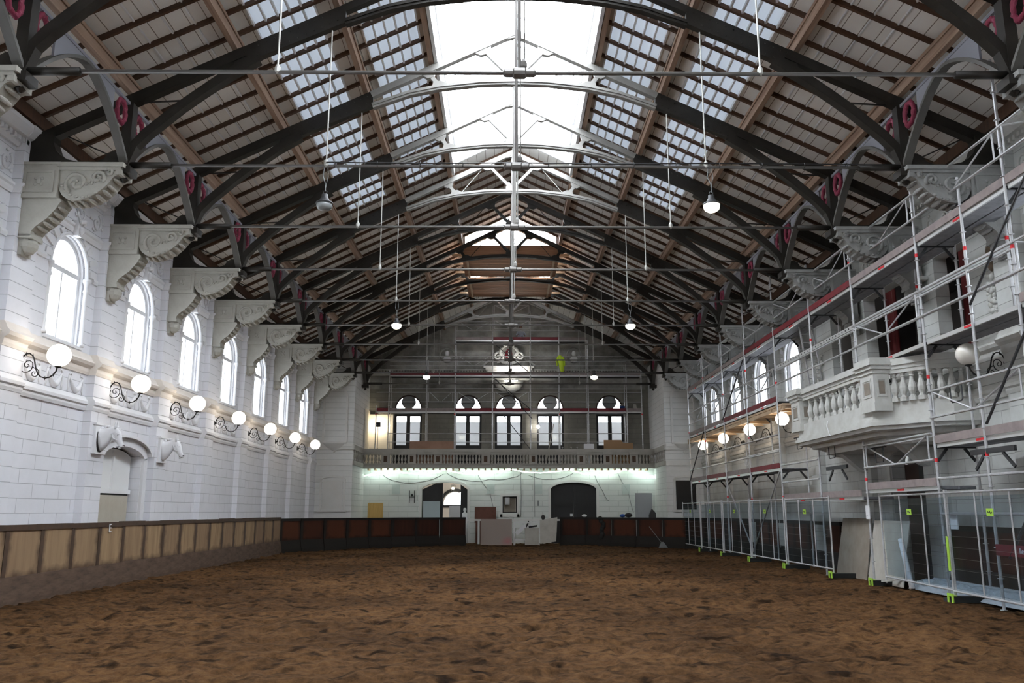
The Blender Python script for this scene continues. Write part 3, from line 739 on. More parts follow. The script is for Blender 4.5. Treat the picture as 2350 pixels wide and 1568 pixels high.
# right wall niche door
d = sroot('door_9', 'dark red brown door in the right wall niche', (WX + .3, 19.78, 0))
mb = MB(); mb.box(0, .05, -.92, .2, 0, 3.0); mb.build('door_leaf', M['dark'], d); mb = MB(); mb.box(.02, .07, .2, .92, 0, 2.7); mb.build('door_leaf', M['dbrown'], d); mb = MB(); mb.box(.08, .1, -1.1, 1.1, 0, 3.2); mb.build('door_back', M['dark'], d)  # last box is an added plane blocking light leaks round the leaves
mb = MB(); mb.band([(19.78 + p[0], p[1]) for p in [(1.03, 0), (1.03, 2.8)] + arc(0, 2.8, 1.03, .34, 0, PI, 14) + [(-1.03, 2.8), (-1.03, 0)]], .18, 'yz', WX - .05, WX + .01)
trim(mb, M['mould'], 'cream arch moulding around the right niche door')
# ------------------------------------------------------------------ roof trusses
def build_truss(tone):
    """tone: material of the members round the ridge"""
    t = thing('roof_truss', '', 'roof truss', (0, TY(1), 0), 'iron roof trusses across the hall')
    D = .07
    for sg in (-1, 1):
        mb = MB(); mb.bar((sg * 8.95, 0, rz_(8.95)), (sg * 5.2, 0, rz_(5.2)), .18, .20); mb.build('rafter_chord', M['iron'], t)
        mb = MB()
        mb.prism([(sg * 5.35, rz_(5.35) + .12), (sg * 3.3, rz_(3.3) + .11), (sg * 3.3, 10.86), (sg * 4.87, 10.14), (sg * 5.45, 9.76)], 'xz', -D, D)
        pl = mb.build('riveted_plate', M['iron'], t)
        mb = MB()
        for i in range(13):
            x = 3.45 + i * .15
            for zz in (rz_(x) + .02, 10.86 - (x - 3.3) * .50 + .12):
                for yy in (-D, D): mb.ball((sg * x, yy, zz), .018, 6, 4)
        mb.build('rivet_row', M['iron'], pl)['kind'] = 'stuff'
        mb = MB(); mb.bar((sg * 3.35, 0, rz_(3.35) + .03), (0, 0, rz_(0) + .03), .15, .15); mb.build('apex_chord', tone, t)
        mb = MB(); pts = [(7.26, 7.94), (7.16, 8.30), (6.95, 8.55), (6.70, 8.78), (6.35, 9.10), (6.0, 9.38), (5.48, 9.78), (4.95, 10.12)]
        mb.band([(sg * p[0], p[1]) for p in pts], [.10, .15, .17, .17, .17, .17, .18, .2], 'xz', -.09, .09); mb.build('curved_brace', M['iron'], t)
        mb = MB(); mb.box(sg * 7.3 - .09, sg * 7.3 + .09, -.10, .10, 7.83, 9.14); mb.box(sg * 7.3 - .16, sg * 7.3 + .16, -.16, .16, 7.72, 7.86)
        mb.lathe([(.02, 7.58), (.08, 7.64), (.03, 7.70), (.06, 7.74)], (sg * 7.3, 0, 0), 10)
        mb.build('post', M['iron'], t)
        mb = MB(); mb.tube([(sg * 7.25, 0, 7.93), (sg * 6.45, 0, 7.93)], .062, 10); mb.build('rod_sleeve', M['iron'], t, smooth=True)
        mb = MB(); mb.tube([(sg * 3.56, 0, 7.93), (sg * 3.56, 0, 10.72)], .014, 6); mb.lathe([(.02, 7.90), (.045, 7.93), (.045, 8.0), (.015, 8.06)], (sg * 3.56, 0, 0), 8); mb.build('hanger_rod', M['rodL'], t)
        mb = MB(); mb.bar((sg * .05, 0, 11.62), (sg * .75, 0, 12.36), .09, .11, (0, 1, 0)); mb.prism([(sg * .55, 12.44), (sg * .98, 12.26), (sg * .80, 12.18), (sg * .62, 12.22)], 'xz', -.05, .05)
        mb.build('ridge_strut', tone, t)
        mb = MB(); mb.tube([(sg * .98, 0, 12.2), (sg * 1.62, 0, 11.42)], .012, 6); mb.build('brace_rod', M['rodL'] if tone is M['ironL'] else M['iron'], t)
        mb = MB(); mb.bar((sg * 2.03, 0, 11.74), (sg * 1.76, 0, 11.38), .10, .10, (0, 1, 0))
        mb.prism([(sg * 2.25, 11.70), (sg * 1.82, 11.90), (sg * 1.90, 11.62), (sg * 2.04, 11.58)], 'xz', -.055, .055)
        mb.prism([(sg * 1.95, 11.30), (sg * 1.50, 11.42), (sg * 1.72, 11.52), (sg * 1.90, 11.50)], 'xz', -.055, .055)
        for q in ((1.80, 11.40), (1.70, 11.42), (1.9, 11.37), (2.05, 11.72), (1.97, 11.76), (2.12, 11.70)):
            for yy in (-.055, .055): mb.ball((sg * q[0], yy, q[1]), .016, 6, 4)
        mb.build('gusset_link', tone, t)
        mb = MB(); mb.bar((sg * 7.05, 0, 9.2), (sg * 6.2, 0, 9.25), .02, .03); mb.build('spacer_rod', M['iron'], t)
        mb = MB(); mb.prism([(sg * p[0], p[1]) for p in [(9.12, 7.86), (9.12, 8.42), (8.85, 8.50), (8.62, 8.52), (8.62, 8.34), (8.56, 8.18), (8.46, 8.07), (8.32, 7.99), (8.15, 7.95), (7.80, 7.95), (7.66, 8.0), (7.60, 8.10), (7.50, 8.16), (7.40, 8.16), (7.36, 7.86)]], 'xz', -.13, .13)
        mb.build('wall_shoe', M['iron'], t)
        mb = MB(); mb.tube([(sg * 8.42, .0, 8.5), (sg * 7.55, 0, 8.1)], .014, 6); mb.build('shoe_rod', M['iron'], t)
    mb = MB(); pts = [(3.32, 10.88), (2.46, 11.20), (1.75, 11.36), (.83, 11.47), (0, 11.50), (-.83, 11.47), (-1.75, 11.36), (-2.46, 11.20), (-3.32, 10.88)]
    pts = [(a[0] + (b[0] - a[0]) * q / 3, a[1] + (b[1] - a[1]) * q / 3) for a, b in zip(pts[:-1], pts[1:]) for q in range(3)] + [pts[-1]]
    mb.band(pts, .13, 'xz', -.07, .07); mb.band(pts, .03, 'xz', -.10, .10)
    mb.build('collar_arch', tone, t)
    mb = MB(); mb.prism([(-.16, 11.42), (.16, 11.42), (.20, 11.62), (.10, 11.80), (0, 11.66), (-.10, 11.80), (-.20, 11.62)], 'xz', -.06, .06)
    mb.prism([(-.28, 12.72), (0, 12.86), (.28, 12.72), (.18, 12.60), (0, 12.64), (-.18, 12.60)], 'xz', -.06, .06); mb.build('crown_plate', tone, t)
    mb = MB(); mb.tube([(-7.2, 0, 7.93), (7.2, 0, 7.93)], .031, 8); mb.build('tie_rod', M['rodG'], t, smooth=True)
    mb = MB(); mb.lathe([(.035, -.24), (.06, -.22), (.06, -.1), (.085, -.08), (.085, .08), (.06, .1), (.06, .22), (.035, .24)], (0, 0, 7.93), 10, 'x'); mb.build('turnbuckle', M['rodG'], t)
    mb = MB(); mb.tube([(-.0, 0, 7.95), (0, 0, 12.75)], .026, 8); mb.tube([(.075, 0, 8.0), (.075, 0, 11.5)], .012, 6); mb.lathe([(.03, 8.0), (.05, 8.03), (.05, 8.10), (.02, 8.16)], (.06, 0, 0), 8)
    mb.build('king_rod', tone if tone is M['ironL'] else M['rodG'], t)
    return t
pD = build_truss(M['iron']); pL = build_truss(M['ironL'])
def tlabel(k):
    if k <= 9: return 'dark iron roof truss, %s from the camera%s' % (ORD[k], ', its ridge members pale grey from paint and skylight put in the colour' if k in (3, 4, 5) else '')
    return 'farthest iron roof truss, in front of the grey gable wall'
for k in range(1, 11):
    tone_l = k in (3, 4, 5, 10); src = pL if tone_l else pD
    if (src is pD and k == 1) or (src is pL and k == 3):
        src.location = (0, TY(k), 0); src['label'] = tlabel(k); continue
    c = copy_tree(src, (0, TY(k), 0), tlabel(k), skip=('wall_shoe', 'shoe_rod') if k == 10 else ())
# arcade arches between the posts, with wreath rings
def arcade():
    t = thing('arcade_arch', '', 'iron arch', (0, 0, 0), 'iron arches between the truss posts')
    pts = [(S / 2 + 1.64 * q / 13, 9.04 - 1.09 * abs(q / 13) ** 1.65) for q in range(13, -14, -1)]
    mb = MB(); mb.band(pts, .06, 'yz', -.075, .075); mb.build('arch_rib', M['ironM'], t)
    up = pts
    mb = MB()
    for a, b in zip(up[:-1], up[1:]):
        if abs((a[0] + b[0]) / 2 - S / 2) < .95: mb.prism([a, b, (b[0], 9.14), (a[0], 9.14)], 'yz', -.02, .02)
    mb.box(-.03, .03, .1, S - .1, 9.10, 9.16)
    mb.build('web_plate', M['web'], t)
    for y in (.37, S - .37):
        mb = MB(); mb.torus((0, y, 8.84), .165, .040, 'x', 24, 8, .35, 1.3); mb.build('wreath_ring', M['ring'], t, smooth=True)
    return t
ar = arcade(); first = True
for sg, sn in ((-1, 'left'), (1, 'right')):
    for k in range(0, 10):
        lab = '%s side iron arch with magenta wreath rings %s' % (sn, 'nearest the camera' if k == 0 else 'linking the %s and %s trusses' % (ORD[k], ORD[k + 1]))
        if first: ar.location = (sg * 7.3, TY(k), 0); ar['label'] = lab; first = False
        else: copy_tree(ar, (sg * 7.3, TY(k), 0), lab)
# stone consoles
def console(mm):
    t = thing('wall_console', '', 'console', (0, 0, 0), 'carved consoles under the roof trusses')
    mb = MB(); mb.box(-.02, .67, -.25, .25, 7.20, 7.84); mb.build('root_block', mm, t)
    for yy in (-.25, .25):
        mb = MB()
        a, b = (yy - .02, yy) if yy < 0 else (yy, yy + .02)
        for x0, x1, z0, z1 in ((.06, .60, 7.68, 7.72), (.06, .60, 7.30, 7.34), (.06, .10, 7.3, 7.7), (.56, .60, 7.3, 7.7)): mb.box(x0, x1, a, b, z0, z1)
        mb.ball((.33, (a + b) / 2, 7.51), .05, 8, 6, (1, .4, 1))
        for q in range(4):
            tt = q * PI / 2 + .78; mb.ball((.33 + .08 * math.cos(tt), (a + b) / 2, 7.51 + .08 * math.sin(tt)), .035, 6, 4, (1, .5, 1))
        mb.build('square_frame', mm, t)
    P = [(.65, 7.80), (1.72, 7.80), (1.80, 7.72), (1.74, 7.66), (1.66, 7.62), (1.58, 7.50), (1.50, 7.41), (1.40, 7.32), (1.28, 7.24), (1.12, 7.18), (.98, 7.155), (.86, 7.18), (.76, 7.25), (.70, 7.34), (.65, 7.46)]
    mb = MB(); mb.prism(P, 'xz', -.21, .21); mb.build('scroll_body', mm, t)
    mb = MB(); mb.box(.64, 1.84, -.27, .27, 7.80, 7.88); mb.box(.64, 1.79, -.24, .24, 7.74, 7.80); mb.box(-.02, .70, -.28, .28, 7.83, 7.88); mb.box(1.70, 1.80, -.235, .235, 7.66, 7.75)
    mb.build('cap_moulding', mm, t)
    P2 = [(-.02, 7.20), (.72, 7.20), (.74, 7.14), (.70, 7.08), (.66, 7.0), (.58, 6.90), (.52, 6.82), (.42, 6.74), (.32, 6.66), (.26, 6.58), (.25, 6.48), (-.02, 6.48)]
    mb = MB(); mb.prism(P2, 'xz', -.20, .20); mb.build('lower_body', mm, t)
    mb = MB(); mb.lathe([(.04, -.0), (.10, .03), (.16, .12), (.17, .2), (.14, .28)], (.12, 0, 6.18), 12, 'z', (1, 1.1, 1)); mb.box(-.02, .27, -.2, .2, 6.45, 6.52); mb.box(-.02, .10, -.16, .16, 6.15, 6.46)
    mb.build('foot_drop', mm, t)
    for yy in (-.215, .215):
        mb = MB()
        for (cx, cz, r_, tn_, a0, fl_) in ((1.0, 7.50, .22, 1.6, .4, 1), (1.38, 7.60, .13, 1.5, 2.4, -1), (1.58, 7.70, .07, 1.2, 1, 1)):
            pts = spiral(cx, cz, r_, tn_, a0, 24, fl_)
            mb.tube([(p[0], yy, p[1]) for p in pts], [.022 + .018 * abs(math.sin(i * .8)) for i in range(len(pts))], 6)
        for q in range(7):
            a_ = 3.6 + q * .30; mb.ball((1.10 + .40 * math.cos(a_), yy, 7.62 + .40 * math.sin(a_)), .035, 6, 4, (1.3, .6, .8))
        for q in range(6): mb.ball((1.18 + q * .05, yy, 7.47 + .03 * math.sin(q * 2) + q * .02), .03, 6, 4, (1, .7, 1))
        mb.build('carved_scroll', mm, t, smooth=True)
    mb = MB()
    edge = [(1.66, 7.60), (1.56, 7.47), (1.47, 7.38), (1.36, 7.29), (1.24, 7.22), (1.10, 7.17), (.98, 7.15), (.86, 7.17), (.70, 7.05), (.63, 6.94), (.55, 6.85), (.46, 6.76), (.36, 6.68)]
    for x, z in edge:
        mb.ball((x, 0, z - .01), .045, 7, 6, (1, 4.2, .9))
    mb.build('leaf_edge', mm, t)
    return t
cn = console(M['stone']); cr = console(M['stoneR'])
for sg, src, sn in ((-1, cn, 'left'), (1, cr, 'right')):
    for k in range(1, 10):
        lab = '%s carved console on the %s wall carrying the %s roof truss' % ('grey green stone' if sg < 0 else 'dull grey', sn, ORD[k])
        if k == 1: src.location = (sg * (WX - .14), TY(k), 0); src['label'] = lab; src.scale = (-sg, 1, 1)
        else: copy_tree(src, (sg * (WX - .14), TY(k), 0), lab, scale=(-sg, 1, 1))

# ------------------------------------------------------------------ wall lanterns
def lantern(gm):
    t = thing('wall_lantern', '', 'wall lamp', (0, 0, 0))
    mb = MB(); mb.lathe([(.02, -.0), (.085, .01), (.095, .04), (.07, .065), (.03, .08), (.025, .13)], (0, 0, 0), 14, 'x'); mb.build('rosette', M['black'], t)
    mb = MB()
    S_ = [(.10, 0), (.115, .07), (.15, .14), (.20, .185), (.26, .19), (.32, .15), (.355, .08), (.375, .0), (.40, -.09), (.44, -.18), (.50, -.24), (.58, -.265), (.66, -.25), (.73, -.20), (.775, -.13), (.79, -.05)]
    mb.tube([(p[0], 0, p[1]) for p in S_], .013, 6)
    a_ = [(.10, 0), (.10, -.06), (.13, -.12), (.18, -.155), (.25, -.155), (.31, -.12), (.34, -.05), (.33, .02), (.28, .055), (.22, .05), (.18, .0), (.19, -.05), (.24, -.07), (.27, -.03), (.24, -.005)]
    mb.tube([(p[0], 0, p[1]) for p in a_], .009, 6)
    b_ = [(.33, -.05), (.37, -.08), (.43, -.10), (.46, -.15), (.45, -.21), (.40, -.24), (.345, -.22), (.335, -.17), (.37, -.145), (.40, -.17), (.385, -.19)]
    mb.tube([(p[0], 0, p[1]) for p in b_], .008, 6)
    for i in range(1, len(S_) - 1):
        if i % 2: 
            for q in (-1, 1): mb.lathe([(.012, 0), (.001, .035)], (S_[i][0], 0, S_[i][1] + .008 * q), 5, 'z', (1, 1, q))
    mb.build('scroll_arm', M['black'], t)
    mb = MB(); mb.ball((.80, 0, .155), .205, 28, 18); mb.build('globe', gm, t, smooth=True)
    mb = MB(); mb.lathe([(.02, -.08), (.06, -.06), (.055, -.03), (.07, -.03)], (.80, 0, 0), 12); mb.build('globe_cup', M['black'], t)
    return t
ln = lantern(M['globe'])
for k in range(7):
    lab = 'lit globe lamp on a black scroll arm, left wall, %s from the camera' % ORD[k + 1]
    if k == 0: ln.location = (-WX + .02, 15.31, 4.24); ln['label'] = lab; ln['group'] = 'globe lamps along the left wall'
    else: copy_tree(ln, (-WX + .02, 15.31 + 3.55 * k, 4.24), lab)
for i, y in enumerate((26.1, 29.65, 33.3, 36.8)):
    c = copy_tree(ln, (WX - .02, y, 4.24), 'lit globe lamp under the timber deck, %s beyond the balcony' % ORD[i + 1], 'lit globe lamps on the right wall', scale=(-1, 1, 1))
lo = lantern(M['globe_off']); lo.location = (WX - .02, 15.38, 4.30); lo.scale = (-1, 1, 1); lo['label'] = 'unlit cream globe lamp on a scroll arm, near end of the balcony'
# pendant high-bay lamps on the tie rods
def pendant(lm, lens_r=.15):
    t = thing('pendant_lamp', '', 'hanging lamp', (0, 0, 0))
    mb = MB(); mb.lathe([(.03, .0), (.055, -.01), (.06, -.07), (.075, -.09), (.09, -.13), (.155, -.17), (.16, -.20), (.14, -.20)], (0, 0, 0), 20); mb.torus((0, 0, .03), .035, .008, 'y', 12, 6); mb.build('lamp_housing', M['dsteel'], t, smooth=True)
    mb = MB(); mb.lathe([(.145, -.19), (.15, -.24), (.13, -.29), (.08, -.325), (.001, -.34)], (0, 0, 0), 20); mb.build('lens_bowl', lm, t, smooth=True)
    mb = MB(); mb.tube([(-.03, 0, .53), (-.05, .02, .35), (-.0, -.02, .2), (.01, 0, .05)], .008, 6); mb.tube([(.03, 0, .53), (.05, 0, .35), (.02, 0, .2), (.0, 0, .05)], .006, 6)
    mb.torus((0, 0, .56), .04, .01, 'y', 12, 6); mb.build('suspension_cable', M['cable'], t)
    return t
M['lens_off'] = mat('ribbed_grey_lens', (.30, .32, .32), .15, spec=.8)
p0 = pendant(M['lens_off']); p0.location = (-3.56, 14.89, 7.38); p0['label'] = 'unlit grey high-bay lamp hanging at the left of the nave'
p1 = pendant(M['hibay']); p1.location = (3.63, 14.89, 7.38); p1['label'] = 'large glowing high-bay lamp hanging nearest on the right'; p1['group'] = 'lit high-bay lamps'
for (x, y, l, m_) in ((-3.53, 25.24, 'small glowing high-bay lamp hanging left of centre halfway down the hall', 0), (3.62, 25.24, 'small glowing high-bay lamp hanging right of centre halfway down the hall', 0),
                   (-3.56, 35.59, 'farthest left high-bay lamp, in front of the gallery scaffolding', 1), (3.58, 35.59, 'farthest right high-bay lamp, in front of the gallery scaffolding', 1)):
    c = copy_tree(p1, (x, y, 7.38 if not m_ else 7.42), l)

# ------------------------------------------------------------------ horse heads
def horse(k, lab, y, turn):
    t = thing('horse_head', lab, 'sculpture', (-WX + .155, y, 3.12), 'white horse head sculptures on the pilasters', rz=turn)
    mb = MB(); mb.box(0, .07, -.21, .21, -.29, .33); mb.box(-.0, .09, -.24, .24, .30, .35); mb.box(0, .09, -.24, .24, -.32, -.28); mb.build('wall_plaque', M['stucco'], t)
    mb = MB()
    h_ = (.45, 0, -.89)
    mb.loft([((.06, 0, -.01), (1, 0, .1), .275, .13), ((.13, 0, .03), (1, 0, .4), .225, .112), ((.21, 0, .08), (1, 0, .5), .165, .092), ((.29, 0, .135), (1, 0, .5), .125, .078), ((.36, 0, .17), (1, 0, .1), .105, .070), ((.405, 0, .155), (.7, 0, -.5), .098, .068),
             ((.43, 0, .10), h_, .100, .068), ((.455, 0, .035), h_, .096, .064), ((.485, 0, -.03), h_, .078, .054), ((.515, 0, -.085), h_, .062, .045), ((.543, 0, -.13), h_, .060, .044), ((.562, 0, -.165), h_, .054, .041), ((.572, 0, -.188), h_, .024, .02)], 18)
    mb.ball((.39, 0, .05), .075, 12, 8, (1, .9, 1.15)); mb.ball((.515, 0, -.19), .034, 10, 6, (1, .9, .7))
    for s_ in (-1, 1):
        mb.ball((.475, s_ * .058, .095), .020, 8, 6); mb.lathe([(.028, -.03), (.034, .03), (.024, .10), (.002, .16)], (.405, s_ * .048, .245), 8, 'z', (.7, 1, 1))
        mb.bar((.45, s_ * .066, .125), (.505, s_ * .05, .10), .018, .016)
        mb.tube([(.34, s_ * .07, .12), (.38, s_ * .072, .02), (.47, s_ * .056, -.03)], .012, 6)
    mb.build('horse_bust', M['stucco'], t, smooth=True)
    mb = MB()
    for s_ in (-1, 1): mb.ball((.60, s_ * .026, -.135), .014, 8, 6, (1, .6, 1.3)); mb.bar((.50, s_ * .036, -.160), (.585, s_ * .03, -.178), .012, .010)
    mb.build('nostril', M['dark'], t)
    mb = MB(); cr_ = [(.10, .31), (.16, .335), (.22, .33), (.28, .30), (.34, .29), (.385, .30), (.42, .24)]
    for i, (x, z) in enumerate(cr_): mb.ball((x * 1.08, 0, z - .075 + .10 * x), .042, 8, 6, (1.2, .5, .8))
    for i in range(6): mb.tube([(.12 + i * .045, .03, .245), (.10 + i * .045, .075, .19), (.12 + i * .045, .095, .12)], [.02, .02, .008], 5)
    mb.build('mane', M['stucco'], t, smooth=True)
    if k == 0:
        mb = MB(); mb.loft([((.045, 0, 0), (1, 0, 0), .305, .155), ((.085, 0, .01), (1, 0, .1), .285, .15)], 20); mb.build('shadow_gap_ring', M['dark'], t)  # dark ring modelled where only a shadow gap lies behind the neck
    return t
horse(0, 'white horse head sculpture with a dark ring as the shadow gap behind its neck, nearer one left of the niche', 18.42, 0)
horse(1, 'white horse head sculpture with open mouth, farther one right of the niche', 21.87, 0)

# ------------------------------------------------------------------ kickboards round the arena
def kick(name, L_, side, body, cap, skirt, h=1.36):
    t = thing(name, '', 'kickboard', (0, 0, 0))
    mb = MB(); mb.box(-.02, .0, .07, L_ - .005, .44, h - .08); mb.build('board_panel', body, t)
    mb = MB(); mb.box(-.06, .012, 0, .12, .30, h - .02); mb.build('stile', cap, t)
    mb = MB(); mb.box(-.10, .022, 0, L_ - .004, h - .10, h); mb.build('top_rail', cap, t)
    mb = MB(); mb.prism([(-.05, -.06), (.10, -.06), (.085, .12), (.02, .46), (-.05, .46)], 'xz', 0, L_ - .003); mb.build('skirting', skirt, t)
    return t
# left row (local x points to the arena)
PB = kick('arena_kickboard', 1.145, 1, M['kickL'], M['stileL'], M['skirtL'])
cnt = 0; used = False
def nth(i): return ORD[i] if i < len(ORD) else '%dth' % i
for i in range(-2, 16):
    y = 15.24 + 1.155 * i
    vis = i >= -1
    lab = 'worn brown kickboard panel of the left row, %s' % ('cut by the photo edge' if not vis else '%s along from the photo edge' % nth(i + 2))
    g = 'brown kickboard panels along the left wall'
    if i == 3: lab = 'worn brown kickboard panel carrying the white letter E'
    if not used: PB.location = (-8.95, y, 0); PB['label'] = lab; PB['group'] = g; PB.rotation_euler = (0, 0, -.012); used = True
    else: c = copy_tree(PB, (-8.95, y, random.uniform(-.008, .008)), lab, g, rz=-.012 + random.uniform(-.004, .004))
# dark row round the far end
PE = kick('arena_kickboard', 1.30, 1, M['kickE'], M['skirtE'], M['skirtE'], 1.30)
path = [(-8.95, 33.75), (-8.45, 35.0), (-7.6, 36.4), (-6.5, 38.0), (-5.2, 39.5), (-3.6, 40.8), (-1.5, 41.75), (-1.4, 41.8)]
pathR = [(2.45, 41.8), (4.3, 41.0), (5.5, 40.1), (6.9, 39.0), (8.1, 37.5), (8.8, 35.9), (9.05, 34.2), (9.05, 22.6)]
PE_used = [False]
def along(path, nm):
    segs = []; pos = 0
    pts = []
    for a, b in zip(path[:-1], path[1:]):
        L_ = math.dist(a, b); n = max(1, int(L_ / .05))
        pts += [(a[0] + (b[0] - a[0]) * i / n, a[1] + (b[1] - a[1]) * i / n) for i in range(n)]
    pts.append(path[-1])
    cur = pts[0]; i = 0
    for p in pts:
        if math.dist(cur, p) >= 1.30:
            i += 1
            dx, dy = p[0] - cur[0], p[1] - cur[1]
            # local +y runs along the row and local +x must face the arena centre
            a_ = math.atan2(-dx, dy); loc = cur
            nrm = (math.cos(a_), math.sin(a_)); mid = ((cur[0] + p[0]) / 2, (cur[1] + p[1]) / 2)
            if nrm[0] * (0 - mid[0]) + nrm[1] * (25 - mid[1]) < 0:
                a_ += PI; loc = p
            lab = 'dark red-brown kickboard, %s panel %s' % (nth(i), nm); g = 'dark kickboard panels round the far end'
            if not PE_used[0]: PE.location = (*loc, 0); PE.rotation_euler = (0, 0, a_); PE['label'] = lab; PE['group'] = g; PE_used[0] = True
            else: copy_tree(PE, (*loc, 0), lab, g, rz=a_)
            cur = p
along(path, 'from the left corner')
along(pathR, 'right of the far gap')
for i in range(5):
    copy_tree(PE, (9.05, 18.0 - 1.30 * i, 0), 'dark kickboard behind the near fence, %s from the plywood' % nth(i + 1), 'dark kickboard panels behind the near fence', rz=PI)
# letter E
me = text_mesh('E', .26, .006); me.materials.clear(); me.materials.append(M['paper'])
o = bpy.data.objects.new('letter_sign', me); C.objects.link(o); o.location = (-8.915, 19.17, 1.22); o.rotation_euler = (PI / 2, 0, PI / 2)
o.rotation_euler = (PI / 2, 0, PI / 2); tag(o, 'white letter E fixed to the left kickboards', 'sign')
# ------------------------------------------------------------------ balcony on the right wall
CB = 20.2
def build_balcony():
    t = thing('stone_balcony', 'white plastered balcony with bulbous balusters projecting from the right wall', 'balcony', (0, CB, 0))
    sc_ = [(7.62, -2.30), (7.80, -2.45), (8.02, -2.62), (8.22, -2.95), (8.45, -3.28), (8.75, -3.48), (9.25, -3.56)]
    def plan(o):  # outline offset outwards by o
        near = [(x - o * (.9 if i < 3 else .5), y - o) for i, (x, y) in enumerate(sc_)]
        near[-1] = (9.25, sc_[-1][1] - o)
        return [(9.25, -near[-1][1])] + [(x, -y) for x, y in near[::-1][1:]] + near
    def slab(o, z0, z1, nm, m_=M['stuccoR']):
        mb = MB(); mb.prism(plan(o), 'xy', z0, z1); return mb.build(nm, m_, t)
    mb = MB()
    for o, z0, z1 in ((.02, 3.28, 3.36), (.09, 3.36, 3.44), (.05, 3.44, 3.50), (.0, 3.50, 3.66), (-.02, 3.66, 3.84)): mb.prism(plan(o), 'xy', z0, z1)
    mb.build('balcony_floor', M['stuccoR'], t)
    mb = MB(); mb.prism(plan(-.25), 'xy', 3.18, 3.28); mb.prism(plan(-.55), 'xy', 3.02, 3.18)
    for y in (-1.6, 1.6): mb.prism([(9.2, 2.5), (8.9, 2.6), (8.5, 2.95), (8.35, 3.05), (9.2, 3.05)], 'xz', y - .15, y + .15)
    mb.build('balcony_soffit', M['stuccoR'], t)
    # rail follows the front and both scoops
    cv = [(7.62, -2.05)] + sc_[0:1] + sc_[1:]
    def ribbon(pts, w0, w1, z0, z1, mb):
        n = len(pts); A = []; B = []
        for i in range(n):
            a = pts[max(i - 1, 0)]; b = pts[min(i + 1, n - 1)]; dx, dy = b[0] - a[0], b[1] - a[1]; L_ = math.hypot(dx, dy)
            A.append((pts[i][0] - dy / L_ * w0, pts[i][1] + dx / L_ * w0)); B.append((pts[i][0] - dy / L_ * w1, pts[i][1] + dx / L_ * w1))
        for i in range(n - 1): mb.prism([A[i], A[i + 1], B[i + 1], B[i]], 'xy', z0, z1)
    curve = [(7.78, -2.42), (8.0, -2.60), (8.22, -2.93), (8.45, -3.24), (8.75, -3.42), (9.2, -3.48)]
    for s_ in (1, -1):
        pts = [(x, y * s_) for x, y in curve]
        mb = MB(); ribbon(pts, -.10, .10, 4.52, 4.60, mb); ribbon(pts, -.14, .14, 4.60, 4.66, mb); ribbon(pts, -.12, .12, 4.66, 4.74, mb); ribbon(pts, -.08, .08, 4.44, 4.52, mb); mb.build('hand_rail', M['stuccoR'], t)
    mb = MB()
    for x0, x1, z0, z1 in ((7.64, 7.80, 4.44, 4.52), (7.62, 7.82, 4.52, 4.60), (7.57, 7.86, 4.60, 4.66), (7.59, 7.84, 4.66, 4.74)): mb.box(x0, x1, -2.0, 2.0, z0, z1)
    mb.build('hand_rail', M['stuccoR'], t)
    for y in (-2.28, 2.28):
        mb = MB(); mb.box(7.56, 7.90, y - .33, y + .33, 3.84, 4.50); mb.box(7.54, 7.92, y - .35, y + .35, 3.66, 3.84)
        for o, z0, z1 in ((.03, 4.46, 4.54), (.07, 4.54, 4.62), (.11, 4.62, 4.68), (.08, 4.68, 4.78)): mb.box(7.56 - o, 7.90 + o, y - .33 - o, y + .33 + o, z0, z1)
        for a, b, c_, d_ in ((y - .22, y + .22, 3.96, 4.0), (y - .22, y + .22, 4.32, 4.36), (y - .22, y - .18, 4.0, 4.32), (y + .18, y + .22, 4.0, 4.32)): mb.box(7.545, 7.56, a, b, c_, d_)
        for a, b, c_, d_ in ((7.62, 7.84, 3.96, 4.0), (7.62, 7.84, 4.32, 4.36), (7.62, 7.66, 4.0, 4.32), (7.80, 7.84, 4.0, 4.32)): mb.box(a, b, y - .345, y - .33, c_, d_)
        pe = mb.build('pedestal', M['stuccoR'], t)
        mb = MB(); mb.box(7.67, 7.79, y - .337, y - .33, 4.02, 4.30); mb.box(7.553, 7.56, y - .14, y + .14, 4.03, 4.29); mb.build('inset_panel', M['osb'], pe, 'brown bare inset panel')
    prof = [(.085, 3.84), (.085, 3.92), (.06, 3.93), (.045, 3.97), (.075, 4.04), (.085, 4.12), (.07, 4.19), (.042, 4.28), (.038, 4.34), (.055, 4.36), (.04, 4.38), (.055, 4.42), (.075, 4.43), (.075, 4.46)]
    bm_ = MB().lathe(prof, (0, 0, 0), 8).mesh('baluster', M['stuccoR'])
    pos = [(7.72, -1.60 + 3.2 * i / 8) for i in range(9)]
    for s_ in (1, -1):
        Ls = [0]; 
        for a, b in zip(curve[:-1], curve[1:]): Ls.append(Ls[-1] + math.dist(a, b))
        for i in range(9):
            d_ = .10 + i * (Ls[-1] - .25) / 8.4
            for q in range(len(curve) - 1):
                if Ls[q] <= d_ <= Ls[q + 1]:
                    f_ = (d_ - Ls[q]) / (Ls[q + 1] - Ls[q]); pos.append((curve[q][0] + f_ * (curve[q + 1][0] - curve[q][0]), s_ * (curve[q][1] + f_ * (curve[q + 1][1] - curve[q][1]))))
    for x, y in pos:
        o = bpy.data.objects.new('baluster', bm_); C.objects.link(o); o.parent = t; o.location = (x, y, 0)
build_balcony()
mb = MB(); mb.tube([(7.57, 20.3, 3.72), (7.53, 20.27, 3.6), (7.54, 20.22, 3.48), (7.52, 20.12, 3.38), (7.53, 20.05, 3.34)], .012, 6)
tag(mb.build('loose_cable_end', M['white']), 'short white cable hanging over the balcony edge', 'cable')
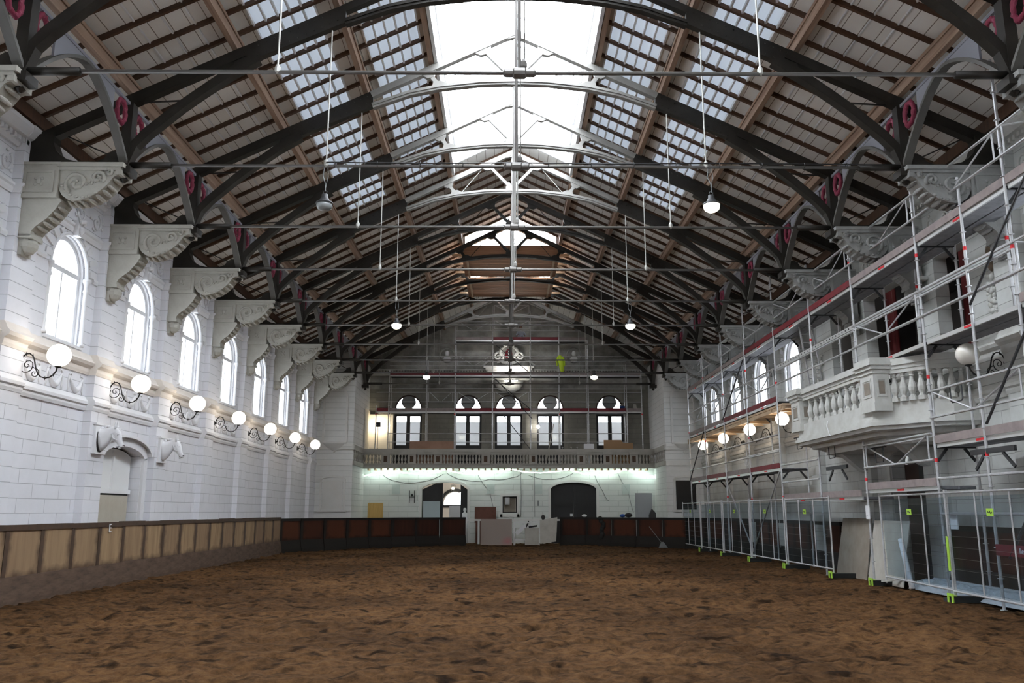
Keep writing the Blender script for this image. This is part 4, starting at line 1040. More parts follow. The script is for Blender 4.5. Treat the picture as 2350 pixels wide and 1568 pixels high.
# ornaments around the royal box
def garland(y, z, n):
    t = thing('plaster_garland', 'plaster flower garland on the pier %s the balcony' % ('on the near side of' if n == 0 else 'on the far side of'), 'ornament', (WX, y, z), 'plaster garlands beside the balcony')
    mb = MB(); rnd = random.Random(n + 3)
    for i in range(46):
        u = rnd.random(); ww = .22 * (1 - u) ** .6 + .04
        mb.ball((-.05 - rnd.random() * .05, rnd.uniform(-ww, ww), .3 - .8 * u), .035 + .03 * rnd.random(), 7, 5, (.8, 1, 1))
    mb.build('flower_cluster', M['stuccoR'], t, smooth=True)
    mb = MB(); mb.tube([(-.03, -.25, .36), (-.06, 0, .28), (-.03, .25, .36)], .03, 6); mb.build('ribbon', M['stuccoR'], t)
garland(15.62, 5.75, 0); garland(24.75, 5.75, 1)
mb = MB(); mb.lathe([(.001, -.06), (.12, -.05), (.2, -.02), (.24, .0)], (WX - .02, 15.62, 6.45), 20, 'x', (1, .8, 1.35))
tag(mb.build('oval_medallion', mat('brown_gilded_plaster', (.20, .14, .09), .6, n=(6, (.10, .075, .05), .4, .6))), 'brown oval medallion above the near plaster garland', 'ornament')
for i, y in enumerate((18.30, 22.0)):
    for dy in (0,):
        t = thing('carved_capital', 'plaster leaf capital on the %s pier of the shaded box' % ('near' if i == 0 else 'far'), 'ornament', (WX - .02, y, 6.9), 'leaf capitals of the shaded box')
        mb = MB()
        for q in range(7):
            a_ = (q - 3) * .42; mb.tube([(-.02, 0, -.18), (-.10, .10 * math.sin(a_), 0), (-.16, .26 * math.sin(a_), .16 * math.cos(a_) + .06)], [.04, .045, .012], 6)
        mb.build('leaf_fan', M['stuccoR'], t, smooth=True)
        mb = MB(); mb.box(-.22, .0, -.30, .30, .24, .32); mb.build('capital_slab', M['stuccoR'], t); mb = MB(); mb.box(-.16, 0, -.24, .24, -.26, -.18); mb.build('neck_slab', M['stuccoR'], t)
for i, (y0, y1) in enumerate(((16.55, 17.0), (17.35, 17.78), (18.9, 19.5), (20.9, 21.45), (22.55, 22.95))):
    mb = MB(); n = 14
    v = []
    for k in range(n + 1):
        yy = y0 + (y1 - y0) * k / n; xx = 9.75 + .04 * math.sin(k * 1.9)
        v += [(xx, yy, 4.75), (xx, yy, 7.35), (xx + .02, yy, 4.75), (xx + .02, yy, 7.35)]
    f = [q for k in range(n) for q in ((4 * k, 4 * k + 1, 4 * k + 5, 4 * k + 4), (4 * k + 2, 4 * k + 3, 4 * k + 7, 4 * k + 6))] + [(0, 1, 3, 2), (4 * n, 4 * n + 1, 4 * n + 3, 4 * n + 2)]
    mb.add(v, f); tag(mb.build('curtain', M['curtain']), 'dark red curtain hanging in the box, %s from the camera' % ORD[i + 1], 'curtain', 'dark red curtains of the box')

# ------------------------------------------------------------------ scaffolding
class Scaf:
    def __init__(s, label, loc=(0, 0, 0)):
        s.t = thing('scaffolding', label, 'scaffolding', loc); s.cache = {}
    def part(s, name, mb, m, lab=None): return mb.build(name, m, s.t, lab)
    def pole(s, x, y, z0, z1, bands=()):
        mb = MB(); mb.tube([(x, y, z0), (x, y, z1)], .027, 8)
        zz = math.ceil(z0 * 2) / 2
        while zz < z1: mb.lathe([(.025, -.006), (.055, -.005), (.055, .005), (.025, .006)], (x, y, zz), 8); zz += .5
        p = s.part('pole', mb, M['scaf'])
        for b_ in bands:
            mb = MB(); mb.tube([(x, y, b_ - .035), (x, y, b_ + .035)], .031, 8); mb.build('red_band', M['redtape'], p)
        return p
    def tube(s, nm, pts, r=.025, m='scaf', lab=None):
        mb = MB(); mb.tube(pts, r, 7); return s.part(nm, mb, M[m], lab)
R_ = Scaf('long grey tube scaffolding on three levels along the right wall')
Xo, Xi = 8.0, 8.78
SY = [10.0, 13.05, 16.15, 19.38, 22.2, 25.3, 28.5, 31.6, 34.7, 37.7]
tops = [9.1, 9.1, 8.35, 7.9, 8.2, 8.85, 8.65, 8.5, 8.5, 8.4]
rb = [(3.4, 6.0), (1.9, 5.8), (2.55, 4.15, 6.6), (2.3, 7.4), (6.1,), (2.0, 5.4, 7.2), (2.0, 4.0, 6.3), (2.1, 5.9), (4.4, 7.0), (5.0,)]
for i, y in enumerate(SY):
    mid = i in (3, 4)
    for x, tp, b_ in ((Xo, tops[i], rb[i]), (Xi, 6.9 if i > 0 else 7.3, ())):
        if mid:
            if x == Xo: R_.pole(x, y, 0, 3.16, [q for q in b_ if q < 3.1])
            R_.pole(x, y, 4.76 if x == Xo else 3.86, tp, [q for q in b_ if q > 4.8])
        else: R_.pole(x, y, 0, tp, b_)
    for z in (2.85, 4.85, 6.85):
        if mid and z < 4.8: continue
        mb = MB(); mb.bar((Xo, y, z - .05), (Xi, y, z - .05), .045, .06); mb.bar((Xo + .03, y, z - .32), (Xo + .22, y, z - .08), .03, .05); mb.bar((Xi - .03, y, z - .32), (Xi - .22, y, z - .08), .03, .05)
        R_.part('transom', mb, M['dsteel'])
    mb = MB(); mb.box(Xo - .08, Xo + .08, y - .08, y + .08, -.04, .03)
    if not mid: R_.part('base_plate', mb, M['dsteel'])
def bay(y0, y1, z, toe, frame=True, rail=True):
    a, b = y0 + .03, y1 - .03
    mb = MB()
    mb.box(Xo + .06, Xo + .40, a, b, z - .055, z); mb.box(Xo + .44, Xi - .03, a, b, z - .055, z)
    d = R_.part('deck', mb, M['deck'])
    mb = MB(); mb.box(Xo + .025, Xo + .06, a, b, z - .07, z + .005); mb.build('deck_edge', M['alu'], d)
    mb = MB(); mb.box(Xo + .035, Xo + .045, (a + b) / 2 - .14, (a + b) / 2 + .14, z - .06, z - .01); mb.box(Xo + .015, Xo + .03, (a + b) / 2 - .14, (a + b) / 2 + .14, z - .05, z - .01); mb.build('red_label', M['redtape'], d)
    if toe:
        mb = MB(); mb.box(Xo - .01, Xo + .022, a, b, z + .01, z + .16); R_.part('toe_board', mb, M[toe])
    if rail:
        R_.tube('guard_rail', [(Xo - .03, y0, z + 1.0), (Xo - .03, y1, z + 1.0)])
        R_.tube('guard_rail', [(Xo - .03, y0, z + .5), (Xo - .03, y1, z + .5)])
    if frame:
        mb = MB(); m_ = (y0 + y1) / 2
        for p, q in (((y0 + .15, .5), (y0 + .15, 1.0)), ((y1 - .15, .5), (y1 - .15, 1.0)), ((y0 + .15, .98), (m_ - .1, .52)), ((y1 - .15, .98), (m_ + .1, .52))):
            mb.tube([(Xo - .03, p[0], z + p[1]), (Xo - .03, q[0], z + q[1])], .017, 6)
        R_.part('guard_frame', mb, M['scaf'])
for i in range(9):
    y0, y1 = SY[i], SY[i + 1]
    bay(y0, y1, 6.85, 'redb' if i in (3, 4, 5) else 'board')
    if i in (0, 1, 2) or i >= 5: bay(y0, y1, 4.85, {0: 'board', 1: None, 2: None, 5: 'redb', 6: 'redb'}.get(i, 'board'), frame=i not in (1,))
    if i in (0, 1) or i >= 5: bay(y0, y1, 2.85, {0: 'board', 1: 'board', 5: 'redb', 7: 'redb'}.get(i, 'board'), frame=i == 1)
bay(16.2, 19.35, 2.06, 'board', True); bay(19.7, 22.15, 1.92, 'board', False, False); bay(22.2, 25.2, 1.92, 'board', False, True)
for y0, y1 in zip(SY[1:5], SY[2:6]):
    mb = MB(); z = 5.88; mb.box(Xo + .04, Xo + .07, y0, y1, z - .05, z + .05); p = R_.part('perforated_beam', mb, M['alu'])
    mb = MB(); n = 13
    for k in range(n): mb.lathe([(.022, -.004), (.022, .002)], (Xo + .038, y0 + .2 + (y1 - y0 - .4) * k / (n - 1), z), 8, 'x')
    o = mb.build('hole_row', M['dark'], p); R_.tube('ledger', [(Xo, y0, z - .12), (Xo, y1, z - .12)])
    R_.tube('ledger', [(Xo, y0, 5.35), (Xo, y1, 5.35)])
for (p, q, c_) in (((12.2, 6.95), (14.35, 5.15), 'dsteel'), ((14.25, 3.05), (12.5, 4.75), 'dsteel'), ((14.0, .85), (12.4, 2.6), 'dsteel'), ((28.5, 6.7), (31.6, 4.95), 'dsteel'), ((34.7, 4.8), (37.7, 2.9), 'dsteel'), ((31.6, 2.75), (28.5, .3), 'scaf'), ((25.3, 2.75), (28.5, .3), 'scaf')):
    R_.tube('diagonal_brace', [(Xo - .05, p[0], p[1]), (Xo - .05, q[0], q[1])], .024, c_)
for y0, y1, z in ((10, 13.05, 1.05), (13.05, 16.15, 2.2), (13.05, 16.15, 1.55), (25.3, 28.5, 3.85), (28.5, 31.6, 3.85), (25.3, 28.5, 3.4), (31.6, 34.7, 3.85), (34.7, 37.7, 3.85), (10, 13.05, 3.9), (19.38, 22.2, 7.85), (16.15, 19.38, 3.0)):
    R_.tube('ledger', [(Xo, y0, z), (Xo, y1, z)])
for y, z in ((18.6, 2.65), (21.3, 2.9), (15.2, 3.55), (23.6, 3.3), (28.9, 3.1), (33, 5.1)):
    mb = MB(); mb.tube([(Xo, y - .35, z + .32), (Xo, y + .4, z + .32)], .02, 6); mb.tube([(Xo, y - .2, z + .32), (Xo, y - .2, z + .03), (Xo, y - .16, z), (Xo, y + .16, z), (Xo, y + .2, z + .03), (Xo, y + .2, z + .32)], .013, 6)
    R_.part('loop_bracket', mb, M['dsteel'] if y < 25 else M['scaf'])
for y, z in ((14.2, 2.3), (21.0, 2.35)):
    mb = MB(); mb.bar((Xo, y - .6, z + .3), (Xo, y + .7, z + .3), .05, .09); mb.bar((Xo, y - .55, z), (Xo, y - .25, z + .25), .03, .05); mb.bar((Xo, y + .6, z), (Xo, y + .3, z + .25), .03, .05); R_.part('folded_bracket', mb, M['dsteel'])
mb = MB()
for x in (8.25, 8.62): mb.bar((x, 23.1, 4.75), (x - .0, 23.75, 6.95), .03, .06)
for k in range(8): mb.tube([(8.25, 23.15 + .082 * k, 4.95 + .27 * k), (8.62, 23.15 + .082 * k, 4.95 + .27 * k)], .013, 6)
R_.part('ladder', mb, M['scaf'])
mb = MB(); mb.box(Xo + .02, 9.15, 24.9, 38.2, 4.68, 4.74)
for y in np.arange(25.0, 38.2, .9): mb.box(Xo, 9.18, y, y + .09, 4.60, 4.68)
mb.box(Xo + .02, Xo + .09, 24.9, 38.2, 4.56, 4.66); R_.part('timber_soffit', mb, M['timber'], 'warm timber boarding under the middle deck')
for y, x in ((14.42, Xi), (17.8, Xi)): R_.pole(x, y, 4.8, 7.2, (6.4,))
R_.pole(Xo, 14.42, .0, 7.55, (2.55, 6.2))
mb = MB(); mb.box(7.93, 7.965, 12.55, 14.35, .88, 1.06); rbd = R_.part('lettered_board', mb, M['redb'], 'red board with white letters')
me = text_mesh('ller 3', .13, .003); me.materials.clear(); me.materials.append(M['paper'])
o = bpy.data.objects.new('board_lettering', me); C.objects.link(o); o.parent = rbd; o.location = (7.925, 13.55, .97); o.rotation_euler = (PI / 2, 0, -PI / 2)

# ------------------------------------------------------------------ scaffolding in front of the gable wall
G = Scaf('tube scaffolding standing on the gallery in front of the gable wall')
GY, GB = 44.05, 44.8
GX = [-6.95, -6.3, -4.34, -2.85, -.88, 1.12, 2.64, 4.15, 6.16, 6.95]
gt = [7.0, 8.9, 9.6, 11.35, 12.35, 12.1, 11.35, 10.5, 9.2, 8.7]
for i, x in enumerate(GX):
    G.pole(x, GY, 3.92, gt[i], (6.55,) if i % 3 == 0 else ((9.9,) if i == 3 else ()))
    if i not in (0, 9): G.pole(x, GB, 3.92, min(gt[i], 10.6))
def gbay(x0, x1, z, toe, lattice=True):
    a, b = x0 + .03, x1 - .03
    mb = MB(); mb.box(a, b, GY + .05, GB - .05, z - .06, z); d = G.part('deck', mb, M['dsteel'])
    mb = MB(); mb.box(a, b, GY + .02, GY + .05, z - .07, z); mb.build('deck_edge', M['alu'], d)
    if toe:
        mb = MB(); mb.box(a, b, GY - .02, GY + .012, z + .01, z + .17); G.part('toe_board', mb, M[toe])
    for h in (.5, 1.0): G.tube('guard_rail', [(x0, GY - .03, z + h), (x1, GY - .03, z + h)], .022)
    if lattice and x1 - x0 > 1:
        mb = MB(); m_ = (x0 + x1) / 2
        for p, q in (((x0 + .12, .5), (x0 + .12, 1.0)), ((x1 - .12, .5), (x1 - .12, 1.0)), ((x0 + .2, .98), (m_ - .1, .55)), ((x1 - .2, .98), (m_ + .1, .55))):
            mb.tube([(p[0], GY - .03, z + p[1]), (q[0], GY - .03, z + q[1])], .015, 6)
        G.part('guard_frame', mb, M['scaf'])
for i in range(9):
    x0, x1 = GX[i], GX[i + 1]
    gbay(x0, x1, 6.70, {0: 'redb', 3: 'redb', 4: 'redb', 6: 'redb', 7: 'redb'}.get(i, 'board'), lattice=i in (2, 3, 4, 8))
    if 1 <= i <= 8: gbay(x0, x1, 8.62, {1: 'redb', 2: 'redb', 3: 'redb'}.get(i, 'board'), lattice=i in (3,))
    if 3 <= i <= 6: gbay(x0, x1, 10.50, 'redb' if i in (4, 5) else 'board', lattice=i in (3,))
    if x1 - x0 > 1:
        G.tube('ledger', [(x0, GY - .03, 5.1), (x1, GY - .03, 5.1)], .016); G.tube('ledger', [(x0, GY - .03, 5.55), (x1, GY - .03, 5.55)], .016)
for z in (7.9, 9.35):
    G.tube('ledger', [(GX[1], GY, z), (GX[8], GY, z)], .02)
for p, q in (((-.88, 8.5), (1.12, 6.8)), ((-.8, 10.3), (1.12, 8.7)), ((-.7, 8.4), (1.2, 6.3)), ((-.3, 6.5), (1.12, 4.7))): G.tube('diagonal_brace', [(p[0], GY - .06, p[1]), (q[0], GY - .06, q[1])], .02, 'dsteel')
for z0, z1 in ((11.95, 12.4), (11.1, 11.55)):
    mb = MB(); a, b = -.80, 1.05
    for p, q in (((a, z0), (a, z1)), ((b, z0), (b, z1)), ((a, z0), (b, z0)), ((a, z1), (b, z1)), ((a + .05, z1 - .03), (.03, z0 + .05)), ((b - .05, z1 - .03), (.25, z0 + .05))): mb.tube([(p[0], GY - .05, p[1]), (q[0], GY - .05, q[1])], .022, 6)
    G.part('bright_guard_frame', mb, M['alu'])
# things on the gable scaffold
t = thing('hivis_jacket', 'yellow-green high-visibility jacket hung on the gable scaffolding', 'jacket', (2.70, GY - .10, 9.30))
mb = MB(); n = 10; v = []; f = []
for r_, (w_, z, dx) in enumerate(((.08, .36, -.03), (.17, .30, -.02), (.17, .12, .0), (.17, -.1, .04), (.16, -.32, .07), (.12, -.5, .10))):
    for k in range(n): a_ = 2 * PI * k / n; v.append((dx + w_ * .8 * math.cos(a_), .07 * math.sin(a_) * (1 + .3 * math.sin(k * 3 + r_)), z))
for r_ in range(5):
    for k in range(n): f.append((r_ * n + k, r_ * n + (k + 1) % n, (r_ + 1) * n + (k + 1) % n, (r_ + 1) * n + k))
mb.add(v, f); mb.build('jacket_body', M['hivis'], t, smooth=True)
for s_ in (-1, 1):
    mb = MB(); mb.tube([(s_ * .12, 0, .28), (s_ * .2, -.02, .05), (s_ * .18 + .03, -.03, -.22)], [.06, .05, .04], 8); mb.build('sleeve', M['hivis'], t, smooth=True)
t = thing('work_lamp', 'blazing tubular work lamp lying on the middle gable scaffold deck', 'lamp', (.15, 44.35, 8.76))
mb = MB(); mb.tube([(-.55, 0, .04), (.55, 0, .04)], .03, 10); mb.build('light_tube', M['work'], t)
mb = MB(); mb.box(-.62, .62, -.10, .10, -.12, -.08)
for x in (-.5, .5): mb.box(x - .02, x + .02, -.03, .03, -.08, .03)
mb.build('lamp_base', M['dsteel'], t)
t = thing('hanging_lamp', 'round work lamp shining below the middle gable scaffold deck', 'lamp', (.1, 44.4, 8.38))
mb = MB(); mb.tube([(-.35, 0, 0), (.35, 0, 0)], .03, 10); mb.build('light_tube', M['flood2'], t); mb = MB(); mb.box(-.4, .4, -.05, .05, .03, .05); mb.tube([(0, 0, .05), (0, 0, .18)], .01, 6); mb.build('lamp_bracket', M['dsteel'], t)
# relief crest and broken pediment on the gable
t = thing('wall_crest', 'red oval city arms with three white saltire crosses between plaster scrolls', 'crest', (-.02, YU, 9.9))
mb = MB(); mb.lathe([(.001, -.10), (.14, -.09), (.19, -.05), (.2, 0)], (0, 0, 0), 24, 'y', (1, 1, 1.55)); mb.build('shield', mat('crest_red', (.22, .01, .02), .5), t, smooth=True)
mb = MB(); mb.box(-.055, .055, -.125, -.09, -.24, .24); mb.build('black_pale', M['dark'], t)
mb = MB()
for z in (-.15, 0, .15):
    mb.bar((-.045, -.13, z - .045), (.045, -.13, z + .045), .012, .02, (0, 1, 0)); mb.bar((-.045, -.13, z + .045), (.045, -.13, z - .045), .012, .02, (0, 1, 0))
mb.build('saltire_crosses', M['paper'], t)
for s_ in (-1, 1):
    mb = MB(); pts = spiral(s_ * .58, -.12, .32, 1.7, .5 if s_ > 0 else PI - .5, 26, s_); mb.tube([(p[0], -.10, p[1]) for p in pts], .055, 8); mb.tube([(s_ * .85, -.1, -.3), (s_ * 1.15, -.1, -.42), (s_ * 1.4, -.08, -.62)], .05, 8); mb.build('scroll', M['pavtrim'], t, smooth=True)
    mb = MB(); mb.tube([(s_ * .22, -.08, .42), (s_ * .42, -.12, .30), (s_ * .50, -.12, .06), (s_ * .38, -.1, -.1)], [.05, .10, .08, .04], 8); mb.ball((s_ * .2, -.1, .5), .12, 10, 8); mb.build('supporter_figure', M['stuccoR'], t, smooth=True)
mb = MB()
for i in range(12):
    a_ = PI + PI * (i + .5) / 12; mb.ball((.42 * math.cos(a_), -.13, -.30 + .22 * math.sin(a_)), .09, 8, 6, (1, .7, 1))
mb.build('leaf_swag', M['pavtrim'], t, smooth=True)
t = thing('door_pediment', 'white plaster pediment shelf over the central gallery door, brightly lit', 'pediment', (-.02, YU, 0))
mb = MB(); mb.box(-1.35, 1.35, -.40, 0, 9.10, 9.20); mb.box(-1.25, 1.25, -.34, 0, 9.02, 9.10); mb.box(-1.1, 1.1, -.24, 0, 8.82, 9.02); mb.build('cornice', M['pavtrim'], t)
mb = MB()
for i in range(26): mb.box(-1.2 + i * .094, -1.15 + i * .094, -.30, -.22, 8.94, 9.02)
mb.build('dentil_row', M['pavtrim'], t)
mb = MB(); mb.lathe([(.02, 7.80), (.30, 7.83), (.55, 7.95), (.72, 8.15), (.8, 8.45)], (0, -.16, 0), 18, 'z', (1, .19, 1)); mb.build('cartouche_bowl', M['stuccoR'], t, smooth=True)
mb = MB(); mb.box(-7.4, 7.4, YU - .16, YU, 8.72, 8.80); mb.box(-7.4, 7.4, YU - .22, YU, 8.80, 8.88)
for i in range(96): mb.box(-7.2 + i * .15, -7.12 + i * .15, YU - .14, YU - .08, 8.92, 9.0)
mb.box(-7.4, 7.4, YU - .18, YU, 9.0, 9.06)
trim(mb, M['stuccoR'], 'dentilled string across the gable wall')
for i, x in enumerate((-3.35, 3.5)):
    t = thing('bust_relief', 'pale plaster bust in a round dark recess, %s of the crest' % ('left' if i == 0 else 'right'), 'ornament', (x, YU, 9.85))
    mb = MB(); mb.torus((0, -.03, 0), .38, .05, 'y', 24, 8); mb.build('round_frame', M['gable'], t, smooth=True)
    mb = MB(); mb.ball((0, -.10, .08), .14, 12, 8, (.9, .9, 1.15)); mb.ball((0, -.08, -.22), .22, 12, 8, (1, .5, .7)); mb.tube([(0, -.09, -.1), (0, -.09, 0)], .07, 8); mb.build('bust', M['stucco'] if i == 0 else M['stuccoR'], t, smooth=True)
# worker crouching on the top deck
t = thing('person', 'worker with black hair in a pale blue shirt crouching on the top gable scaffold deck', 'person', (.62, 44.42, 10.50))
def skin(name, verts, edges, rad, m_, parent, sub=1):
    me = bpy.data.meshes.new(name); me.from_pydata(verts, edges, [])
    o = bpy.data.objects.new(name, me); C.objects.link(o)
    md = o.modifiers.new('Skin', 'SKIN'); 
    for i, r_ in enumerate(rad): me.skin_vertices[0].data[i].radius = r_ if isinstance(r_, tuple) else (r_, r_)
    me.skin_vertices[0].data[0].use_root = True
    ss = o.modifiers.new('Sub', 'SUBSURF'); ss.levels = sub; ss.render_levels = sub
    dg = bpy.context.evaluated_depsgraph_get(); m2 = bpy.data.meshes.new_from_object(o.evaluated_get(dg))
    bpy.data.objects.remove(o)
    m2.materials.clear(); m2.materials.append(m_); m2.polygons.foreach_set('use_smooth', [True] * len(m2.polygons))
    p = bpy.data.objects.new(name, m2); C.objects.link(p); p.parent = parent; return p
skinm = mat('skin_tone', (.32, .19, .13), .6); shirt = mat('pale_blue_shirt', (.50, .53, .62), .8); trs = mat('dark_trousers', (.03, .035, .05), .8)
V = [(0, .10, .22), (0, .04, .36), (0, -.03, .50), (0, -.05, .57), (0, -.06, .63), (-.10, .08, .2), (-.15, -.20, .30), (-.15, -.08, .05), (-.15, -.20, .03), (.10, .08, .2), (.15, -.20, .30), (.15, -.08, .05), (.15, -.20, .03),
     (-.17, -.02, .50), (-.24, -.14, .34), (-.20, -.30, .28), (.17, -.02, .50), (.24, -.14, .34), (.20, -.30, .28)]
Ed = [(0, 1), (1, 2), (2, 3), (3, 4), (0, 5), (5, 6), (6, 7), (7, 8), (0, 9), (9, 10), (10, 11), (11, 12), (2, 13), (13, 14), (14, 15), (2, 16), (16, 17), (17, 18)]
Ra = [(.15, .12), (.14, .11), (.16, .11), .055, .05, .09, .075, .05, .04, .09, .075, .05, .04, .06, .045, .03, .06, .045, .03]
skin('body', V, Ed, Ra, shirt, t)
mb = MB(); mb.ball((0, -.08, .72), .095, 14, 10, (.85, .95, 1.15)); mb.ball((0, -.175, .71), .016, 6, 5)
for s_ in (-1, 1): mb.ball((s_ * .083, -.07, .715), .02, 6, 5, (.5, 1, 1.3))
mb.build('head', skinm, t, smooth=True)
mb = MB(); mb.ball((0, -.055, .755), .098, 14, 10, (.9, .95, 1.0)); mb.build('hair', M['black'], t, smooth=True)
for s_ in (-1, 1):
    h_ = MB(); h_.ball((s_ * .20, -.34, .27), .035, 8, 6, (1, 1.2, .6))
    for q in range(4): h_.tube([(s_ * .20 + (q - 1.5) * .016, -.36, .27), (s_ * .20 + (q - 1.5) * .018, -.40, .262), (s_ * .20 + (q - 1.5) * .018, -.425 + .006 * abs(q - 1.5), .245)], [.009, .0085, .006], 6)
    h_.tube([(s_ * .175, -.335, .27), (s_ * .155, -.36, .262), (s_ * .15, -.38, .255)], [.010, .009, .007], 6)
    h_.build('hand', skinm, t, smooth=True)

# ------------------------------------------------------------------ gallery balustrade across the end
t = thing('gallery_balustrade', 'long grey plaster balustrade across the end of the hall', 'balustrade', (0, 43.3, 0))
mb = MB()
for y0, z0, z1 in ((-.06, 3.72, 3.82), (-.02, 3.82, 3.90), (-.08, 3.90, 3.96)): mb.box(-PX + .01, PX - .01, y0, .12, z0, z1)
mb.build('base_course', M['endband'], t)
mb = MB()
for y0, z0, z1 in ((-.04, 4.40, 4.46), (-.08, 4.46, 4.54), (-.12, 4.54, 4.62), (-.09, 4.62, 4.70)): mb.box(-PX + .01, PX - .01, y0, .16, z0, z1)
mb.build('hand_rail', M['endband'], t)
PXS = [-6.28, -4.95, -3.62, -1.2, 1.22, 3.66, 5.0, 6.34]
for x in PXS:
    mb = MB(); mb.box(x - .21, x + .21, -.06, .10, 3.96, 4.42); mb.box(x - .25, x + .25, -.13, .14, 4.42, 4.70); p = mb.build('pedestal', M['endband'], t)
    mb = MB(); mb.box(x - .09, x + .09, -.072, -.06, 4.03, 4.34); mb.build('inset_panel', M['skirtL'], p)
bm_ = MB().lathe([(.055, 3.96), (.055, 4.02), (.028, 4.05), (.058, 4.13), (.055, 4.19), (.028, 4.30), (.045, 4.36), (.055, 4.40)], (0, 0, 0), 8).mesh('baluster', M['endband'])
edges = [-PX] + PXS + [PX]
for a, b in zip(edges[:-1], edges[1:]):
    a2 = a + (.24 if a != -PX else .03); b2 = b - (.24 if b != PX else .03); n = max(2, int((b2 - a2) / .152))
    for k in range(n):
        o = bpy.data.objects.new('baluster', bm_); C.objects.link(o); o.parent = t; o.location = (a2 + (k + .5) * (b2 - a2) / n, .02, 0)
for s_ in (-1, 1):
    mb = MB(); a, b = sorted((s_ * PX, s_ * (PX - .08))); mb.box(a, b, YP - 43.3, 0, 3.75, 3.95); mb.box(a, b, YP - 43.3, 0, 4.46, 4.70); 
    for k in range(5): mb.lathe([(.05, 3.95), (.03, 4.05), (.055, 4.15), (.03, 4.30), (.05, 4.46)], (s_ * (PX - .04), YP - 43.3 + .3 + k * .5, 0), 8)
    mb.build('side_return', M['endband'], t)

# swags of led light hose under the gallery
runs = [[(-7.4, 3.34), (-6.6, 3.55), (-5.95, 3.69)], [(-7.2, 3.36), (-6.3, 3.46), (-5.5, 3.66)], [(-6.4, 3.66), (-5.4, 3.50), (-4.5, 3.44), (-3.7, 3.52), (-3.3, 3.66)], [(-5.3, 3.68), (-4.4, 3.60), (-3.6, 3.62), (-2.9, 3.68)],
        [(-3.3, 3.66), (-2.6, 3.50), (-1.75, 3.42), (-.8, 3.48), (.14, 3.68)], [(-2.6, 3.68), (-1.6, 3.58), (-.6, 3.60), (.1, 3.70)], [(.14, 3.68), (.8, 3.54), (1.6, 3.50), (2.5, 3.58), (3.15, 3.68)], [(2.4, 3.70), (3.3, 3.69)],
        [(3.1, 3.64), (3.8, 3.46), (4.5, 3.40), (5.3, 3.48), (5.93, 3.66)], [(3.6, 3.68), (4.5, 3.58), (5.3, 3.60), (5.9, 3.69)], [(5.93, 3.66), (6.6, 3.48), (7.42, 3.26)], [(6.2, 3.68), (6.8, 3.50), (7.42, 3.32)]]
for i, rn in enumerate(runs):
    pts = []
    for k in range(len(rn) - 1):
        for q in range(4):
            u = q / 4; pts.append((rn[k][0] + (rn[k + 1][0] - rn[k][0]) * u, 43.62 + .04 * (i % 3), rn[k][1] + (rn[k + 1][1] - rn[k][1]) * u))
    pts.append((rn[-1][0], 43.62 + .04 * (i % 3), rn[-1][1]))
    mb = MB(); mb.tube(pts, .027, 6)
    tag(mb.build('light_hose', M['led']), 'glowing white light hose under the gallery, %s loop from the left' % ORD[i + 1], 'light', 'light hose loops under the gallery')
mb = MB()
for i in range(44): mb.box(-7.2 + i * .33, -7.12 + i * .33, 43.4, 43.9, 3.62, 3.72)
tn[0] += 1; struct(mb.build('trim_%d' % tn[0], M['timber']), 'joist ends under the gallery floor')
for i, pts in enumerate(([(-6.6, 3.5), (-5.8, 3.1), (-4.6, 3.05), (-3.4, 3.45)], [(-3.2, 3.5), (-2.2, 3.15), (-1.0, 3.2), (.2, 3.3), (.75, 3.6)], [(-1.6, 3.4), (-1.0, 2.6), (-.7, 1.4)], [(.6, 3.6), (.62, 2.3), (.6, 1.3)], [(1.0, 3.4), (2.2, 3.2), (3.3, 3.5)], [(4.4, 3.4), (4.8, 2.6), (5.1, 2.1)], [(5.6, 3.5), (6.1, 2.6), (6.35, 1.5)])):
    mb = MB(); P3 = []
    for k in range(len(pts) - 1):
        for q in range(5): u = q / 5; P3.append((pts[k][0] + (pts[k + 1][0] - pts[k][0]) * u, 43.985, pts[k][1] + (pts[k + 1][1] - pts[k][1]) * u - .08 * math.sin(PI * u)))
    P3.append((pts[-1][0], 43.985, pts[-1][1])); mb.tube(P3, .012, 5)
    tag(mb.build('loose_cable', M['cable']), 'thin grey cable hanging on the end wall, %s from the left' % ORD[i + 1], 'cable', 'thin cables on the end wall')
# timber work platform under the second skylight
t = thing('timber_platform', 'orange timber work platform laid across the roof trusses below the far skylight', 'platform', (0, 0, 0))
for i, (y0, y1) in enumerate(((32.25, 35.45), (35.75, 39.0))):
    mb = MB(); n = 8
    for k in range(n): a = y0 + (y1 - y0) * k / n; mb.box(-1.95, 1.95, a, a + (y1 - y0) / n - .02, 11.58, 11.63)
    mb.build('plank_deck', M['ply'], t)
    for x in (-1.8, 1.72): 
        mb = MB(); mb.box(x, x + .08, y0, y1, 11.52, 11.58); mb.build('runner', M['timber'], t)
    for k in range(3):
        y = y0 + .3 + k * 1.25
        mb = MB(); mb.box(-2.35, 2.35, y, y + .10, 11.63, 11.71); mb.build('cross_beam', M['timber'], t)
mb = MB(); mb.box(-1.95, 1.95, 32.2, 32.24, 11.55, 11.95); mb.build('upstand_board', M['ply'], t)

